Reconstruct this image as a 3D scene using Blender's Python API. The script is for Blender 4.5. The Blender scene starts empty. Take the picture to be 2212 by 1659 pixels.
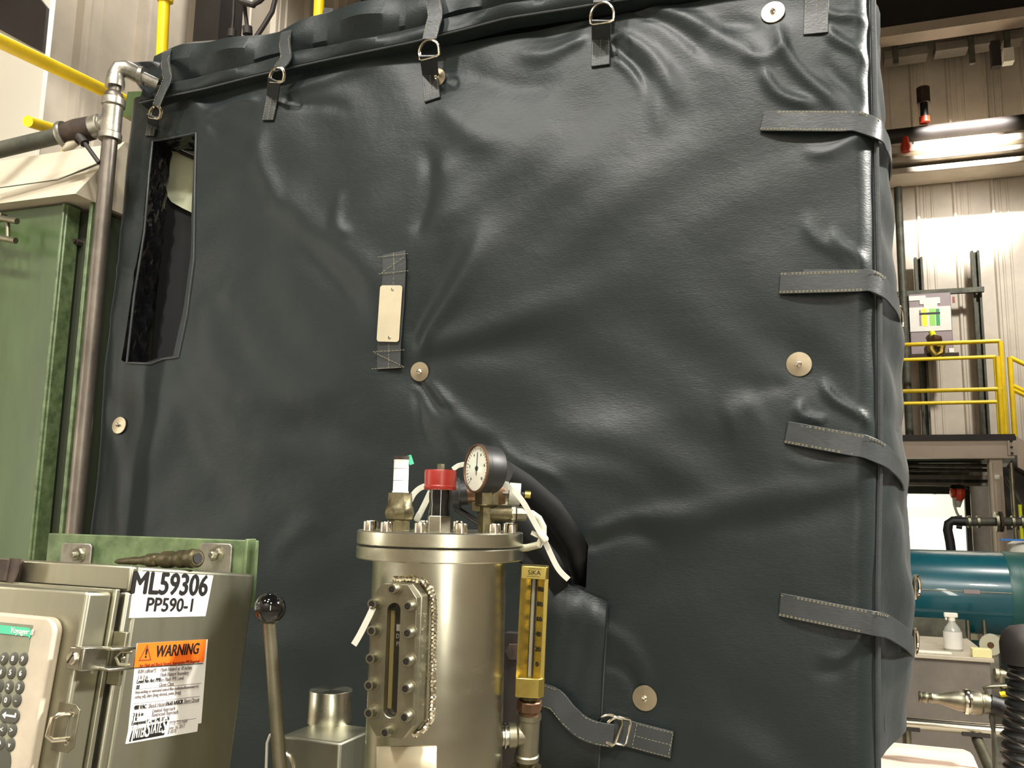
import bpy, bmesh, math, random
import numpy as np
from mathutils import Vector, Matrix
random.seed(7); RNG=np.random.RandomState(5)
S=bpy.context.scene; COL=S.collection
# ------------------------------------------------------------------ camera
W_,H_,F_=2212,1659,1850.0
YAW,PITCH,ROLL=math.radians(19),math.radians(8.3),math.radians(1.1)
f0=Vector((-math.sin(YAW),math.cos(YAW),0)); r0=Vector((math.cos(YAW),math.sin(YAW),0)); u0=Vector((0,0,1))
FW=f0*math.cos(PITCH)+u0*math.sin(PITCH); up=u0*math.cos(PITCH)-f0*math.sin(PITCH)
UP=up*math.cos(ROLL)-r0*math.sin(ROLL); RT=r0*math.cos(ROLL)+up*math.sin(ROLL)
EYE=Vector((0,0,1.5))
cd=bpy.data.cameras.new('camera'); cam=bpy.data.objects.new('camera',cd); COL.objects.link(cam)
cd.sensor_width=36; cd.lens=36*F_/W_; cd.clip_start=.02; cd.clip_end=100
M=Matrix((RT,UP,-FW)).transposed().to_4x4(); M.translation=EYE; cam.matrix_world=M; S.camera=cam
# ------------------------------------------------------------------ world, lamps, exposure
w=bpy.data.worlds.new('world'); S.world=w; w.use_nodes=True
w.node_tree.nodes['Background'].inputs[0].default_value=(1,.93,.84,1)
w.node_tree.nodes['Background'].inputs[1].default_value=.12
S.view_settings.view_transform='Standard'; S.view_settings.look='None'
S.view_settings.exposure=0.0; S.view_settings.gamma=1; S.view_settings.use_curve_mapping=False
WARM=(1,.96,.885)
def spot(n,loc,tgt,e,ang=120,size=.25,col=WARM,blend=.4):
    l=bpy.data.lights.new(n,'SPOT'); l.energy=e; l.spot_size=math.radians(ang); l.spot_blend=blend; l.shadow_soft_size=size; l.color=col
    o=bpy.data.objects.new(n,l); COL.objects.link(o); o.location=loc
    o.rotation_euler=(Vector(tgt)-Vector(loc)).to_track_quat('-Z','Y').to_euler(); return o
def area(n,loc,tgt,e,sx,sy,col=WARM):
    l=bpy.data.lights.new(n,'AREA'); l.shape='RECTANGLE'; l.size=sx; l.size_y=sy; l.energy=e; l.color=col
    o=bpy.data.objects.new(n,l); COL.objects.link(o); o.location=loc
    o.rotation_euler=(Vector(tgt)-Vector(loc)).to_track_quat('-Z','Y').to_euler(); return o
spot('high_bay_and_fill',(-2.6,-2.4,6.6),(-1.0,1.4,1.0),820,84)
spot('high_bay_and_fill',(2.6,-2.6,6.0),(-.2,1.6,1.2),800,84)
spot('high_bay_and_fill',(-.4,-1.2,7.2),(-.8,1.8,1.4),650,70)
spot('high_bay_and_fill',(-3.2,4.2,7.2),(-4.4,5.0,2.5),420,110)
spot('high_bay_and_fill',(3.9,2.5,4.6),(.25,2.2,1.6),3200,44)  # added fill spot, aimed to brighten the cover's right-hand side panel
spot('high_bay_and_fill',(0,-3.6,7.4),(0,-4.6,0),1900,150)  # added fill behind the camera, brightens what the steel reflects
area('vessel_streak_fill',(1.7,-2.0,2.0),(-.45,1.1,1.35),46,.16,2.4,(1,.96,.84))  # added upright strip light, makes the bright streak down the vessel's middle
area('vessel_streak_fill',(-3.6,-.2,2.0),(-.45,1.07,1.35),22,.2,2.0,(1,.96,.84))  # added upright strip light for the streak on the vessel's left side
spot('counter_lamp',(2.2,4.2,6.6),(1.2,4.8,.6),520,80)
spot('wall_flood_lamp',(2.0,9.6,6.85),(1.9,11.5,5.65),3000,41,.06,blend=.6)
spot('wall_flood_lamp',(2.4,8.2,5.6),(1.8,11.4,3.3),620,75,.15,blend=.6)
spot('side_wall_lamp',(-2.9,2.9,5.2),(-4.0,3.45,3.5),200,60,.1)
area('back_room_lamps',(1.5,12.6,2.6),(1.5,13.4,1.2),120,1.5,.6,(1,.97,.85))
# ------------------------------------------------------------------ pixel rays to real places
def ray(x,y): return FW+RT*((x-W_/2)/F_)-UP*((y-H_/2)/F_)
def oY(x,y,Y): d=ray(x,y); return EYE+d*((Y-EYE.y)/d.y)
def oX(x,y,X): d=ray(x,y); return EYE+d*((X-EYE.x)/d.x)
def oZ(x,y,Z): d=ray(x,y); return EYE+d*((Z-EYE.z)/d.z)
def dp(x,y,D): return EYE+ray(x,y)*D
def fr(o,ex,ey,ez):
    m=Matrix((Vector(ex),Vector(ey),Vector(ez))).transposed().to_4x4(); m.translation=Vector(o); return m
def face(o,ang=0):   # x right, y up, z out of a wall facing the viewer
    a=math.radians(ang); return fr(o,(math.cos(a),math.sin(a),0),(0,0,1),(math.sin(a),-math.cos(a),0))
def inL(m,x,y,ax,val=0.):
    mi=m.inverted(); d=mi.to_3x3()@ray(x,y); c=mi@EYE; return c+d*((val-c[ax])/d[ax])
# ------------------------------------------------------------------ materials
def lin(c): return tuple(((v/255)/12.92 if v/255<=.04045 else ((v/255+.055)/1.055)**2.4) for v in c)+(1,)
MATS={}
def mat(name,rgb,rough=.5,metal=0.,bump=0.,bs=40.,var=0.,vs=6.,rv=0.,stretch=(1,1,1),spec=.5,rgb2=None,coat=0,bd=.002,trans=0):
    m=bpy.data.materials.new(name); m.use_nodes=True; N=m.node_tree.nodes; L=m.node_tree.links; b=N['Principled BSDF']
    b.inputs['Base Color'].default_value=lin(rgb); b.inputs['Roughness'].default_value=rough; b.inputs['Metallic'].default_value=metal
    b.inputs['Specular IOR Level'].default_value=spec; b.inputs['Coat Weight'].default_value=coat
    if trans: b.inputs['Transmission Weight'].default_value=trans
    tc=N.new('ShaderNodeTexCoord'); mp=N.new('ShaderNodeMapping'); mp.inputs['Scale'].default_value=stretch; L.new(tc.outputs['Object'],mp.inputs[0])
    if var or rv:
        n=N.new('ShaderNodeTexNoise'); n.inputs['Scale'].default_value=vs; n.inputs['Detail'].default_value=5; n.inputs['Roughness'].default_value=.65; L.new(mp.outputs[0],n.inputs[0])
        r=N.new('ShaderNodeMapRange'); r.inputs[1].default_value=.35; r.inputs[2].default_value=.65; L.new(n.outputs[0],r.inputs[0])
        if var:
            mx=N.new('ShaderNodeMix'); mx.data_type='RGBA'; mx.inputs[6].default_value=lin(rgb)
            mx.inputs[7].default_value=lin(rgb2 or tuple(v*(1-var) for v in rgb)); L.new(r.outputs[0],mx.inputs[0]); L.new(mx.outputs[2],b.inputs['Base Color'])
        if rv:
            r2=N.new('ShaderNodeMapRange'); r2.inputs[1].default_value=.3; r2.inputs[2].default_value=.7; r2.inputs[3].default_value=max(0.02,rough-rv); r2.inputs[4].default_value=rough+rv
            L.new(n.outputs[0],r2.inputs[0]); L.new(r2.outputs[0],b.inputs['Roughness'])
    if bump:
        n=N.new('ShaderNodeTexNoise'); n.inputs['Scale'].default_value=bs; n.inputs['Detail'].default_value=3; L.new(mp.outputs[0],n.inputs[0])
        bp=N.new('ShaderNodeBump'); bp.inputs['Strength'].default_value=bump; bp.inputs['Distance'].default_value=bd; L.new(n.outputs[0],bp.inputs['Height']); L.new(bp.outputs[0],b.inputs['Normal'])
    MATS[name]=m; return m
def glow(name,rgb,e):
    m=mat(name,rgb); b=m.node_tree.nodes['Principled BSDF']; b.inputs['Emission Color'].default_value=lin(rgb); b.inputs['Emission Strength'].default_value=e; return m
def weave(m,sc=330,st=.35):
    N=m.node_tree.nodes; L=m.node_tree.links; b=N['Principled BSDF']; tc=N.new('ShaderNodeTexCoord')
    mp=N.new('ShaderNodeMapping'); mp.inputs['Scale'].default_value=(.35,.35,1); L.new(tc.outputs['Object'],mp.inputs[0])
    n=N.new('ShaderNodeTexNoise'); n.inputs['Scale'].default_value=sc; n.inputs['Detail'].default_value=2; L.new(mp.outputs[0],n.inputs[0])
    n2=N.new('ShaderNodeTexNoise'); n2.inputs['Scale'].default_value=9; n2.inputs['Detail'].default_value=4; L.new(tc.outputs['Object'],n2.inputs[0])
    bp=N.new('ShaderNodeBump'); bp.inputs['Strength'].default_value=st; bp.inputs['Distance'].default_value=.0012; L.new(n.outputs[0],bp.inputs['Height'])
    b2=N.new('ShaderNodeBump'); b2.inputs['Strength'].default_value=.25; b2.inputs['Distance'].default_value=.012; L.new(n2.outputs[0],b2.inputs['Height']); L.new(bp.outputs[0],b2.inputs['Normal'])
    L.new(b2.outputs[0],b.inputs['Normal'])
FAB=mat('coated_fabric',(27,34,34),.41,var=.1,vs=3,spec=.3); weave(FAB); FAB.node_tree.nodes['Principled BSDF'].inputs['Sheen Weight'].default_value=.12; FAB.node_tree.nodes['Principled BSDF'].inputs['Sheen Roughness'].default_value=.35
STR=mat('strap_fabric',(56,59,60),.40,var=.12,vs=14,spec=.4); weave(STR,260,.3)
DRK=mat('black_fabric',(24,24,25),.7,bump=.3,bs=30)
FOIL=mat('black_liner_film',(20,20,22),.18,bump=.6,bs=22,bd=.02,stretch=(1,1,.35))
THR=mat('tan_thread',(150,142,112),.8)
STEEL=mat('stainless',(180,177,162),.26,1,var=.12,vs=8,rv=.08,stretch=(1,1,3))
BRUSH=mat('brushed_stainless',(186,184,164),.38,1,var=.2,vs=5,rv=.12,bump=.08,bs=120,stretch=(1,1,.12),bd=.001)
SATIN=mat('satin_steel_cast',(150,146,126),.42,1,var=.15,vs=20)
RIM=mat('polished_steel',(215,208,190),.16,1)
DISC=mat('washer_steel',(186,174,150),.38,1,var=.08,vs=30)
PLATE=mat('blank_tag_metal',(205,195,168),.5,.55,var=.06,vs=10)
GALV=mat('galvanised_pipe',(136,128,118),.42,.75,var=.35,vs=9,bump=.25,bs=60,stretch=(1,1,.4))
GALV2=mat('cast_galvanised',(166,162,150),.38,.8,var=.25,vs=25,bump=.3,bs=70)
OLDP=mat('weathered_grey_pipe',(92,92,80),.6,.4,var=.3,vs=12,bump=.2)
RUST=mat('rusty_iron',(74,60,50),.75,.3,var=.35,vs=25,bump=.4)
GREEN=mat('sage_green_paint',(68,88,50),.33,var=.22,vs=4,bump=.12,bs=25,stretch=(1,1,.25),bd=.003,spec=.6)
GREEN2=mat('chipped_green_paint',(98,114,78),.42,var=.5,vs=30,rgb2=(62,78,50),bump=.4,bs=60)
DGREEN=mat('dark_green_recess',(44,50,34),.6)
BEIGE=mat('cream_hood_paint',(205,194,172),.5,var=.1,vs=3)
CREAM=mat('cream_metal_wall',(214,202,184),.5,var=.12,vs=1.2,bump=.1,bs=3)
CREAMP=mat('cream_machine_paint',(196,200,170),.55,bump=.3,bs=90)
TURN=mat('turned_stainless',(196,194,176),.24,1,rv=.06,vs=5,stretch=(1,1,3))
_b=TURN.node_tree.nodes['Principled BSDF']; _b.inputs['Anisotropic'].default_value=.7; _t=TURN.node_tree.nodes.new('ShaderNodeTangent'); _t.direction_type='RADIAL'; _t.axis='Z'; TURN.node_tree.links.new(_t.outputs[0],_b.inputs['Tangent'])
WHITE=mat('white_paint',(236,232,218),.5)
PAPER=mat('white_sticker',(226,223,215),.45,var=.03,vs=20)
ORANGE=mat('orange_sticker',(238,108,22),.45)
INK=mat('black_ink',(16,12,12),.5)
GREYINK=mat('grey_ink',(120,112,112),.6)
BROWNINK=mat('brown_ink',(120,40,10),.6)
YEL=mat('yellow_paint',(250,214,30),.35,var=.08,vs=6)
DARKST=mat('dark_steel',(52,46,44),.6,.2,var=.2,vs=3)
BLACK=mat('black_rubber',(20,20,20),.5)
GLOSSB=mat('glossy_black_plastic',(10,10,10),.08,coat=.5)
BRASS=mat('brass',(222,200,112),.3,1,var=.2,vs=25,rv=.08)
OBR=mat('tarnished_brass',(112,104,78),.42,.9,var=.35,vs=40,bump=.2,bs=90)
BRONZE=mat('brown_bronze',(112,84,62),.45,.7,var=.2,vs=30)
RED=mat('red_plastic',(146,36,26),.35,var=.1,vs=12)
REDV=mat('red_valve',(190,60,32),.45)
NYL=mat('white_nylon',(206,206,194),.35,spec=.6)
NYL2=mat('cloudy_nylon_tube',(180,178,158),.35)
GLASS=mat('dark_sight_glass',(26,24,16),.05,coat=.6)
GAUGE=mat('gauge_dial',(204,206,192),.3,coat=1)
TEAL=mat('teal_green_paint',(20,86,98),.25,var=.15,vs=3,coat=.4)
TEALD=mat('dark_teal_paint',(36,84,80),.4)
KEYB=mat('beige_plastic_bezel',(190,178,158),.45,var=.12,vs=9)
KEYP=mat('grey_green_keypad',(134,134,112),.5,var=.2,vs=14)
KBTN=mat('dark_key',(70,70,62),.5)
TGRN=mat('green_display_strip',(70,178,140),.4)
CONC=mat('floor_concrete',(150,142,128),.6,var=.2,vs=2)
ROOF=mat('dark_roof_deck',(36,32,29),.8,var=.15,vs=2)
BEAMP=mat('tan_grey_steel_paint',(190,174,156),.55,var=.08,vs=2)
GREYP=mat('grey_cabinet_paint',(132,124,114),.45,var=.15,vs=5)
WOOD=mat('pale_scrubbed_board',(226,196,176),.6,var=.18,vs=6,stretch=(.5,3,1))
LGN=mat('light_green_ink',(150,212,92),.5); MGN=mat('green_ink',(40,158,80),.5); YLI=mat('yellow_ink',(240,245,40),.5); BLU=mat('blue_plastic',(40,110,190),.4)
PCB=mat('purple_grey_box',(150,136,138),.5,var=.08,vs=5)
OLIV=mat('olive_gasket',(92,82,46),.5)
OLDG=mat('grey_glass',(120,116,100),.2)
CLEAR=mat('clear_plastic',(170,170,160),.2,coat=.4)
TUBEL=glow('fluorescent_tube',(255,248,214),9)
# ------------------------------------------------------------------ mesh building
class MB:
    def __init__(s): s.v=[]; s.f=[]; s.sm=[]
    def add(s,vs,fs,smooth=False,M=None):
        n=len(s.v); s.v+=[(M@Vector(p)) if M else Vector(p) for p in vs]; s.f+=[tuple(i+n for i in f) for f in fs]; s.sm+=[smooth]*len(fs); return s
    def box(s,c,d,M=None):
        x,y,z=[k/2 for k in d]; vs=[(c[0]+a*x,c[1]+b*y,c[2]+e*z) for a in(-1,1) for b in(-1,1) for e in(-1,1)]
        return s.add(vs,[(0,1,3,2),(4,6,7,5),(0,4,5,1),(2,3,7,6),(0,2,6,4),(1,5,7,3)],False,M)
    def bb(s,a,b,M=None): return s.box([(a[i]+b[i])/2 for i in range(3)],[abs(b[i]-a[i]) for i in range(3)],M)
    def lathe(s,pr,M=None,n=28,smooth=True,cap=True):
        vs=[];fs=[]
        for r,h in pr:
            for k in range(n): a=2*math.pi*k/n; vs.append((r*math.cos(a),r*math.sin(a),h))
        for i in range(len(pr)-1):
            for k in range(n): fs.append((i*n+k,i*n+(k+1)%n,(i+1)*n+(k+1)%n,(i+1)*n+k))
        s.add(vs,fs,smooth,M)
        if cap:
            m=len(pr)-1; s.add([vs[k] for k in range(n)],[tuple(range(n))[::-1]],False,M); s.add([vs[m*n+k] for k in range(n)],[tuple(range(n))],False,M)
        return s
    def cyl(s,a,b,r,r2=None,n=20,smooth=True):
        a=Vector(a);b=Vector(b);d=b-a;q=d.to_track_quat('Z','Y').to_matrix().to_4x4(); q.translation=a
        return s.lathe([(r,0),(r if r2 is None else r2,d.length)],q,n,smooth)
    def prof(s,a,b,pr,n=24,smooth=True):   # pr: (r, t along a-b 0..1)
        a=Vector(a);b=Vector(b);d=b-a;q=d.to_track_quat('Z','Y').to_matrix().to_4x4(); q.translation=a
        return s.lathe([(r,t*d.length) for r,t in pr],q,n,smooth)
    def ball(s,c,r,n=28,sc=1): 
        m=Matrix.Translation(Vector(c)); return s.lathe([(max(1e-5,r*math.sin(math.pi*i/16)),-r*sc*math.cos(math.pi*i/16)) for i in range(17)],m,n,True,False)
    def tube(s,pts,r,n=10,closed=False,cap=True):
        P=[Vector(p) for p in pts]; m=len(P); R=r if isinstance(r,(list,tuple)) else [r]*m; vs=[];nv=None
        for i in range(m):
            t=((P[(i+1)%m] if closed or i<m-1 else P[i])-(P[i-1] if closed or i>0 else P[i])).normalized()
            if nv is None: nv=t.orthogonal().normalized()
            nv=(nv-t*nv.dot(t)).normalized(); bv=t.cross(nv)
            for k in range(n): a=2*math.pi*k/n; vs.append(P[i]+nv*R[i]*math.cos(a)+bv*R[i]*math.sin(a))
        fs=[(i*n+k,i*n+(k+1)%n,((i+1)%m)*n+(k+1)%n,((i+1)%m)*n+k) for i in range(m if closed else m-1) for k in range(n)]
        s.add(vs,fs,True)
        if cap and not closed: s.add([vs[k] for k in range(n)],[tuple(range(n))[::-1]]); s.add(vs[-n:],[tuple(range(n))])
        return s
    def ribbon(s,pts,wv,w,t):    # flat band, wv = width direction(s), thickness t
        P=[Vector(p) for p in pts];m=len(P);vs=[]
        for i in range(m):
            tg=(P[min(i+1,m-1)]-P[max(i-1,0)]).normalized(); wd=Vector(wv[i] if isinstance(wv[0],(tuple,list,Vector)) else wv); wd=(wd-tg*wd.dot(tg)).normalized(); nn=tg.cross(wd)
            for a,b in((-1,-1),(1,-1),(1,1),(-1,1)): vs.append(P[i]+wd*a*w/2+nn*b*t/2)
        fs=[(i*4+k,i*4+(k+1)%4,i*4+4+(k+1)%4,i*4+4+k) for i in range(m-1) for k in range(4)]+[(3,2,1,0),tuple(range(4*m-4,4*m))]
        return s.add(vs,fs,False)
    def prism(s,poly,d,M=None,z0=0):
        n=len(poly); vs=[(x,y,z0) for x,y in poly]+[(x,y,z0+d) for x,y in poly]
        return s.add(vs,[tuple(range(n))[::-1],tuple(range(n,2*n))]+[(k,(k+1)%n,n+(k+1)%n,n+k) for k in range(n)],False,M)
    def ring(s,out,inn,d,M=None,z0=0):
        n=len(out); vs=[(x,y,z) for z in(z0,z0+d) for L in(out,inn) for x,y in L]
        fs=[]
        for k in range(n):
            j=(k+1)%n; fs+=[(k,n+k,n+j,j),(2*n+k,2*n+j,3*n+j,3*n+k),(k,j,2*n+j,2*n+k),(n+k,3*n+k,3*n+j,n+j)]
        return s.add(vs,fs,False,M)
WL={}
def cat(P,k=5):
    P=[V3(p) for p in P]; O=[]
    for i in range(len(P)-1):
        p0=P[max(i-1,0)];p1=P[i];p2=P[i+1];p3=P[min(i+2,len(P)-1)]
        for q in range(k): t=q/k; O.append(.5*((2*p1)+(p2-p0)*t+(2*p0-5*p1+4*p2-p3)*t*t+(3*p1-p0-3*p2+p3)*t**3))
    return O+[P[-1]]
V3=Vector
def put(o,loc,parent):
    o.location=Vector(loc)-(WL[parent.name] if parent else Vector()); 
    if parent: o.parent=parent
    WL[o.name]=Vector(loc)
def tag(o,label=None,cat=None,group=None,kind=None):
    for k,v in(('label',label),('category',cat),('group',group),('kind',kind)):
        if v: o[k]=v
    return o
def obj(name,mb,m,parent=None,label=None,cat=None,group=None,kind=None,bevel=0,base=False,seg=2,sub=0):
    me=bpy.data.meshes.new(name); lo=Vector([min(v[i] for v in mb.v) for i in range(3)]); hi=Vector([max(v[i] for v in mb.v) for i in range(3)])
    c=(lo+hi)/2
    if not parent: c.z=lo.z
    me.from_pydata([v-c for v in mb.v],[],mb.f); me.polygons.foreach_set('use_smooth',mb.sm); me.materials.append(m)
    bm=bmesh.new(); bm.from_mesh(me); bmesh.ops.recalc_face_normals(bm,faces=bm.faces); bm.to_mesh(me); bm.free(); me.set_sharp_from_angle(angle=math.radians(38)); me.update()
    o=bpy.data.objects.new(name,me); COL.objects.link(o); put(o,c,parent)
    if bevel: b=o.modifiers.new('bevel','BEVEL'); b.width=bevel; b.segments=seg; b.limit_method='ANGLE'; b.angle_limit=math.radians(50)
    return tag(o,label,cat,group,kind)
def thing(name,loc,label,cat,group=None):
    o=bpy.data.objects.new(name,None); o.empty_display_size=.1; COL.objects.link(o); put(o,loc,None); return tag(o,label,cat,group)
def text(s,size,M,m,parent,name='lettering',align='CENTER',sx=1.,bold=0.,ext=.0003,shear=0.,label=None,width=0):
    cu=bpy.data.curves.new('t','FONT'); cu.body=s; cu.size=size; cu.align_x=align; cu.align_y='CENTER'; cu.extrude=ext; cu.shear=shear; cu.resolution_u=3
    t=bpy.data.objects.new('t',cu); COL.objects.link(t); bpy.context.view_layer.update()
    me=bpy.data.meshes.new_from_object(t.evaluated_get(bpy.context.evaluated_depsgraph_get())); bpy.data.objects.remove(t)
    if width: xs=[v.co.x for v in me.vertices]; sx=width/(max(xs)-min(xs))
    mb=MB()
    for q,(ddx,ddy) in enumerate(((0,0),(1,0),(-1,0),(0,1),(0,-1)) if bold>.0003 else (((0,0),(1,0)) if bold else ((0,0),))): mb.add([(v.co.x*sx+ddx*bold*1.1,v.co.y+ddy*bold*.8,v.co.z+q*.00001) for v in me.vertices],[tuple(p.vertices) for p in me.polygons],False,M)
    bpy.data.meshes.remove(me)
    return obj(name,mb,m,parent,label=label)
def T(x,y,z): return Matrix.Translation((x,y,z))
V=Vector
# ------------------------------------------------------------------ the hall
XW,YB=-4.5,11.5
def box_s(name,a,b,m): return obj(name,MB().bb(a,b),m,kind='structure')
box_s('floor',(-4.6,-6,-.1),(7,15,0),CONC)
box_s('ceiling',(-4.6,-6,9.0),(7,15,9.1),ROOF)
def corrugated(name,axis,pos,a,b,z0,z1,m,sgn,pitch=.42,d=.035):
    mb=MB(); pts=[];x=a
    while x<b:
        for k,h in((0,0),(.30,0),(.34,1),(.40,1),(.44,0),(.52,0),(.54,.3),(.58,.3),(.60,0),(.72,0),(.74,.3),(.78,.3),(.80,0)): pts.append((x+k*pitch*.999+.0,h*d))
        x+=pitch
    pts.append((b,0)); n=len(pts); vs=[]
    for z in(z0,z1):
        for p,h in pts: vs.append((p,pos+sgn*h,z) if axis=='x' else (pos+sgn*h,p,z))
    for z in(z0,z1): vs+=[((a,pos-sgn*.08,z) if axis=='x' else (pos-sgn*.08,a,z)),((b,pos-sgn*.08,z) if axis=='x' else (pos-sgn*.08,b,z))]
    fs=[(i,i+1,n+i+1,n+i) for i in range(n-1)]+[(2*n,2*n+1,2*n+3,2*n+2)]
    mb.add(vs,fs); return obj(name,mb,m,kind='structure')
corrugated('wall_left','y',XW,-6,YB,0,9,CREAM,1,.52,.045)
bw=corrugated('wall_back','x',YB,-4.6,7,2.4,9,CREAM,-1)
box_s('wall_right',(6.9,-6,0),(7.0,15,9),CREAM)
box_s('wall_front',(-4.6,-6.1,0),(7,-6,9),CREAM)
box_s('wall_far_room',(-4.6,14.9,0),(7,15,9),WHITE)
# roof beam and wall ledge at the back
def xb(name,px0,px1,py0,py1,Y,dy,m,label,cat,x0=None,x1=None,**k):
    a=oY(px0,py0,Y);b=oY(px1,py1,Y); return obj(name,MB().bb((a.x if x0 is None else x0,Y,b.z),(b.x if x1 is None else x1,Y+dy,a.z)),m,None,label,cat,**k)
za=oY(2050,58,10.6).z; obj('roof_beam',MB().bb((-4.4,10.5,za-.06),(6.9,10.75,za+.06)),BEAMP,None,'tan painted bottom flange of the roof beam crossing the dark top right corner','beam')
obj('roof_girder_web',MB().bb((-4.4,10.6,za+.061),(6.9,10.65,8.99)),ROOF,None,'dark girder web filling the top right corner above the tan flange','beam')
g=thing('cable_tray',(2.0,10.95,oY(2050,110,10.9).z),'grey strip cable tray hanging just below the tan roof beam','cable tray')
zt=WL['cable_tray'].z if 'cable_tray' in WL else 6
for a,b,dz in((1910,2003,0),(2020,2092,.03),(2096,2150,.06),(2165,2212,.08)):
    p=oY(a,110 if a<2000 else 92-(a-2020)*.16,10.9);q=oY(b,100,10.9)
    obj('tray_section',MB().bb((p.x,10.88,p.z-.12),(q.x,11.1,p.z-.02)).bb((p.x,10.88,p.z+.0),(q.x,10.9,p.z+.03)),GREYP,g)
for px in(1935,2100,2178): p=oY(px,130,10.85); obj('hanger',MB().bb((p.x-.03,10.82,p.z-.05),(p.x+.03,10.87,p.z+.5)),OLDP,g)
xb('roof_bracket',2140,2164,88,140,10.85,.1,DARKST,'dark square roof bracket hanging beneath the cable tray','bracket')
xb('junction_box',2167,2192,104,130,10.70,.12,WHITE,'small white junction box at the right below the cable tray','box')
zl=oY(2060,335,10.9).z
lg=thing('wall_ledge',(1.5,11.2,zl),'long cream steel ledge rail running along the back wall above the lit panels','ledge')
for dz,h,y in((.17,.1,10.95),(.02,.07,10.9),(-.1,.08,10.97)): obj('rail',MB().bb((-4.4,y,zl+dz-h/2),(6.8,YB-.04,zl+dz+h/2)),CREAM,lg,bevel=.02)
obj('pipe_run',MB().cyl((-4.3,11.0,zl+.36),(6.8,11.0,zl+.36),.09),DARKST,None,'dark horizontal pipe run resting just above the cream wall ledge','pipe')
q=oY(1999,290,10.9); q.z=zl+.36+.09+.05
t=thing('sprinkler_riser',(q.x,10.9,q.z),'black vertical pipe riser with orange couplings on the dim upper wall','pipe')
top=oY(1996,200,10.9); obj('riser',MB().cyl((q.x,10.9,q.z-.02),(q.x,10.9,top.z-.05),.045),BLACK,t)
obj('coupling',MB().cyl((q.x,10.9,q.z-.05),(q.x,10.9,q.z+.02),.06),REDV,t,label='orange coupling')
obj('coupling',MB().cyl((q.x,10.9,top.z-.14),(q.x,10.9,top.z+.06),.075),RUST,t,label='rusty brown coupling')
p=oY(1956,313,10.85); obj('pipe_valve',MB().prof((p.x,10.85,p.z-.09),(p.x,10.85,p.z+.1),[(.05,0),(.06,.3),(.045,.6),(.03,1)]),REDV,None,'small orange pipe valve sitting on the dark pipe run','valve')
# ------------------------------------------------------------------ insulation blanket
YP=1.89
zs_edge=sorted([(oY(x,y,YP).z,oY(x,y,YP).x) for x,y in((1888,-60),(1886,0),(1893,300),(1900,600),(1902,1000),(1896,1300),(1897,1659))])
XL=-1.885; ZT=2.685
def xr(z): return np.interp(z,[a for a,b in zs_edge],[b for a,b in zs_edge])
def P2(x,y): p=oY(x,y,YP); return p.x,p.z
RIDGES=[ # px from, px to, half width m, height m (outwards +), end taper
 ((930,760),(1075,470),.028,.016,1),((905,745),(985,520),.03,-.012,1),((915,780),(1380,590),.045,.012,0),((930,790),(1240,700),.04,-.009,0),
 ((925,520),(932,330),.022,-.010,2),((980,500),(960,350),.05,.008,2),
 ((900,835),(1000,900),.014,-.012,1),((925,835),(1100,960),.02,.010,0),((895,850),(960,990),.018,-.008,0),((950,860),(1050,1040),.03,.009,2),
 ((600,400),(840,640),.045,.012,2),((660,520),(800,700),.035,-.008,2),((570,290),(600,470),.03,.010,2),((760,520),(730,430),.02,.008,2),
 ((615,195),(860,128),.022,.012,0),((625,210),(760,250),.016,-.008,0),((560,220),(420,260),.02,.009,0),((400,200),(470,300),.02,.008,2),
 ((1375,10),(1650,115),.020,.013,0),((1370,30),(1570,130),.014,-.008,0),((1340,70),(1490,230),.022,.014,0),((1330,90),(1430,260),.012,-.009,0),((1325,120),(1450,290),.016,.009,0),
 ((1265,95),(1110,120),.022,.012,0),((1270,60),(1130,70),.014,-.006,0),
 ((1672,60),(1800,245),.014,.012,2),((1795,55),(1872,150),.012,.013,2),((1780,15),(1880,60),.012,.011,2),((1640,160),(1752,243),.014,.013,2),((1790,120),(1850,240),.014,-.008,2),
 ((1640,50),(1500,80),.025,-.006,0),((1600,130),(1700,110),.02,.008,2),
 ((1780,820),(1878,935),.010,.013,2),((1725,870),(1770,925),.012,.011,2),((1700,830),(1500,900),.03,-.006,0),((1640,870),(1560,900),.04,.008,2),
 ((1805,495),(1862,590),.012,.009,2),((1740,470),(1830,585),.014,.006,2),
 ((390,800),(640,1010),.05,.014,2),((430,640),(520,840),.05,.010,2),((500,840),(760,860),.05,.010,2),((620,900),(860,990),.04,-.008,2),
 ((380,880),(560,1130),.05,-.008,2),((560,560),(480,640),.04,.006,2),((240,880),(285,1150),.03,.010,2),
 ((1275,1170),(1440,1150),.020,-.012,0),((1280,1140),(1560,1120),.028,.012,0),((1420,1150),(1880,1010),.035,.012,2),((1500,1170),(1880,1060),.03,-.006,2),
 ((1190,900),(1560,1060),.05,.012,2),((1100,960),(1400,1060),.03,.009,2),((1085,955),(1230,1060),.016,.012,2),((1240,930),(1700,900),.05,.007,2),
 ((1780,1420),(1895,1375),.012,.010,2),((1760,1450),(1890,1395),.014,-.006,2),((1700,1000),(1890,985),.018,.006,2),
 ((1300,1340),(1420,1480),.020,.009,2),((1310,1420),(1400,1500),.015,-.008,2),((1400,1560),(1700,1640),.04,.008,2),((1450,1420),(1700,1560),.05,-.006,2),
 ((340,210),(480,240),.02,.010,2),((420,270),(560,330),.03,-.006,2),((930,230),(1100,330),.035,.008,2),((1000,160),(1200,200),.03,-.006,2),((1740,330),(1890,300),.014,.008,2),
 ((220,560),(330,620),.014,.006,2),((240,640),(260,860),.02,.006,2),((600,1180),(720,1130),.03,.006,2)]
FAST=[(1670,27),(945,168),(907,803),(1726,787),(258,919),(1393,1508)]
_b=[]
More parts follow.
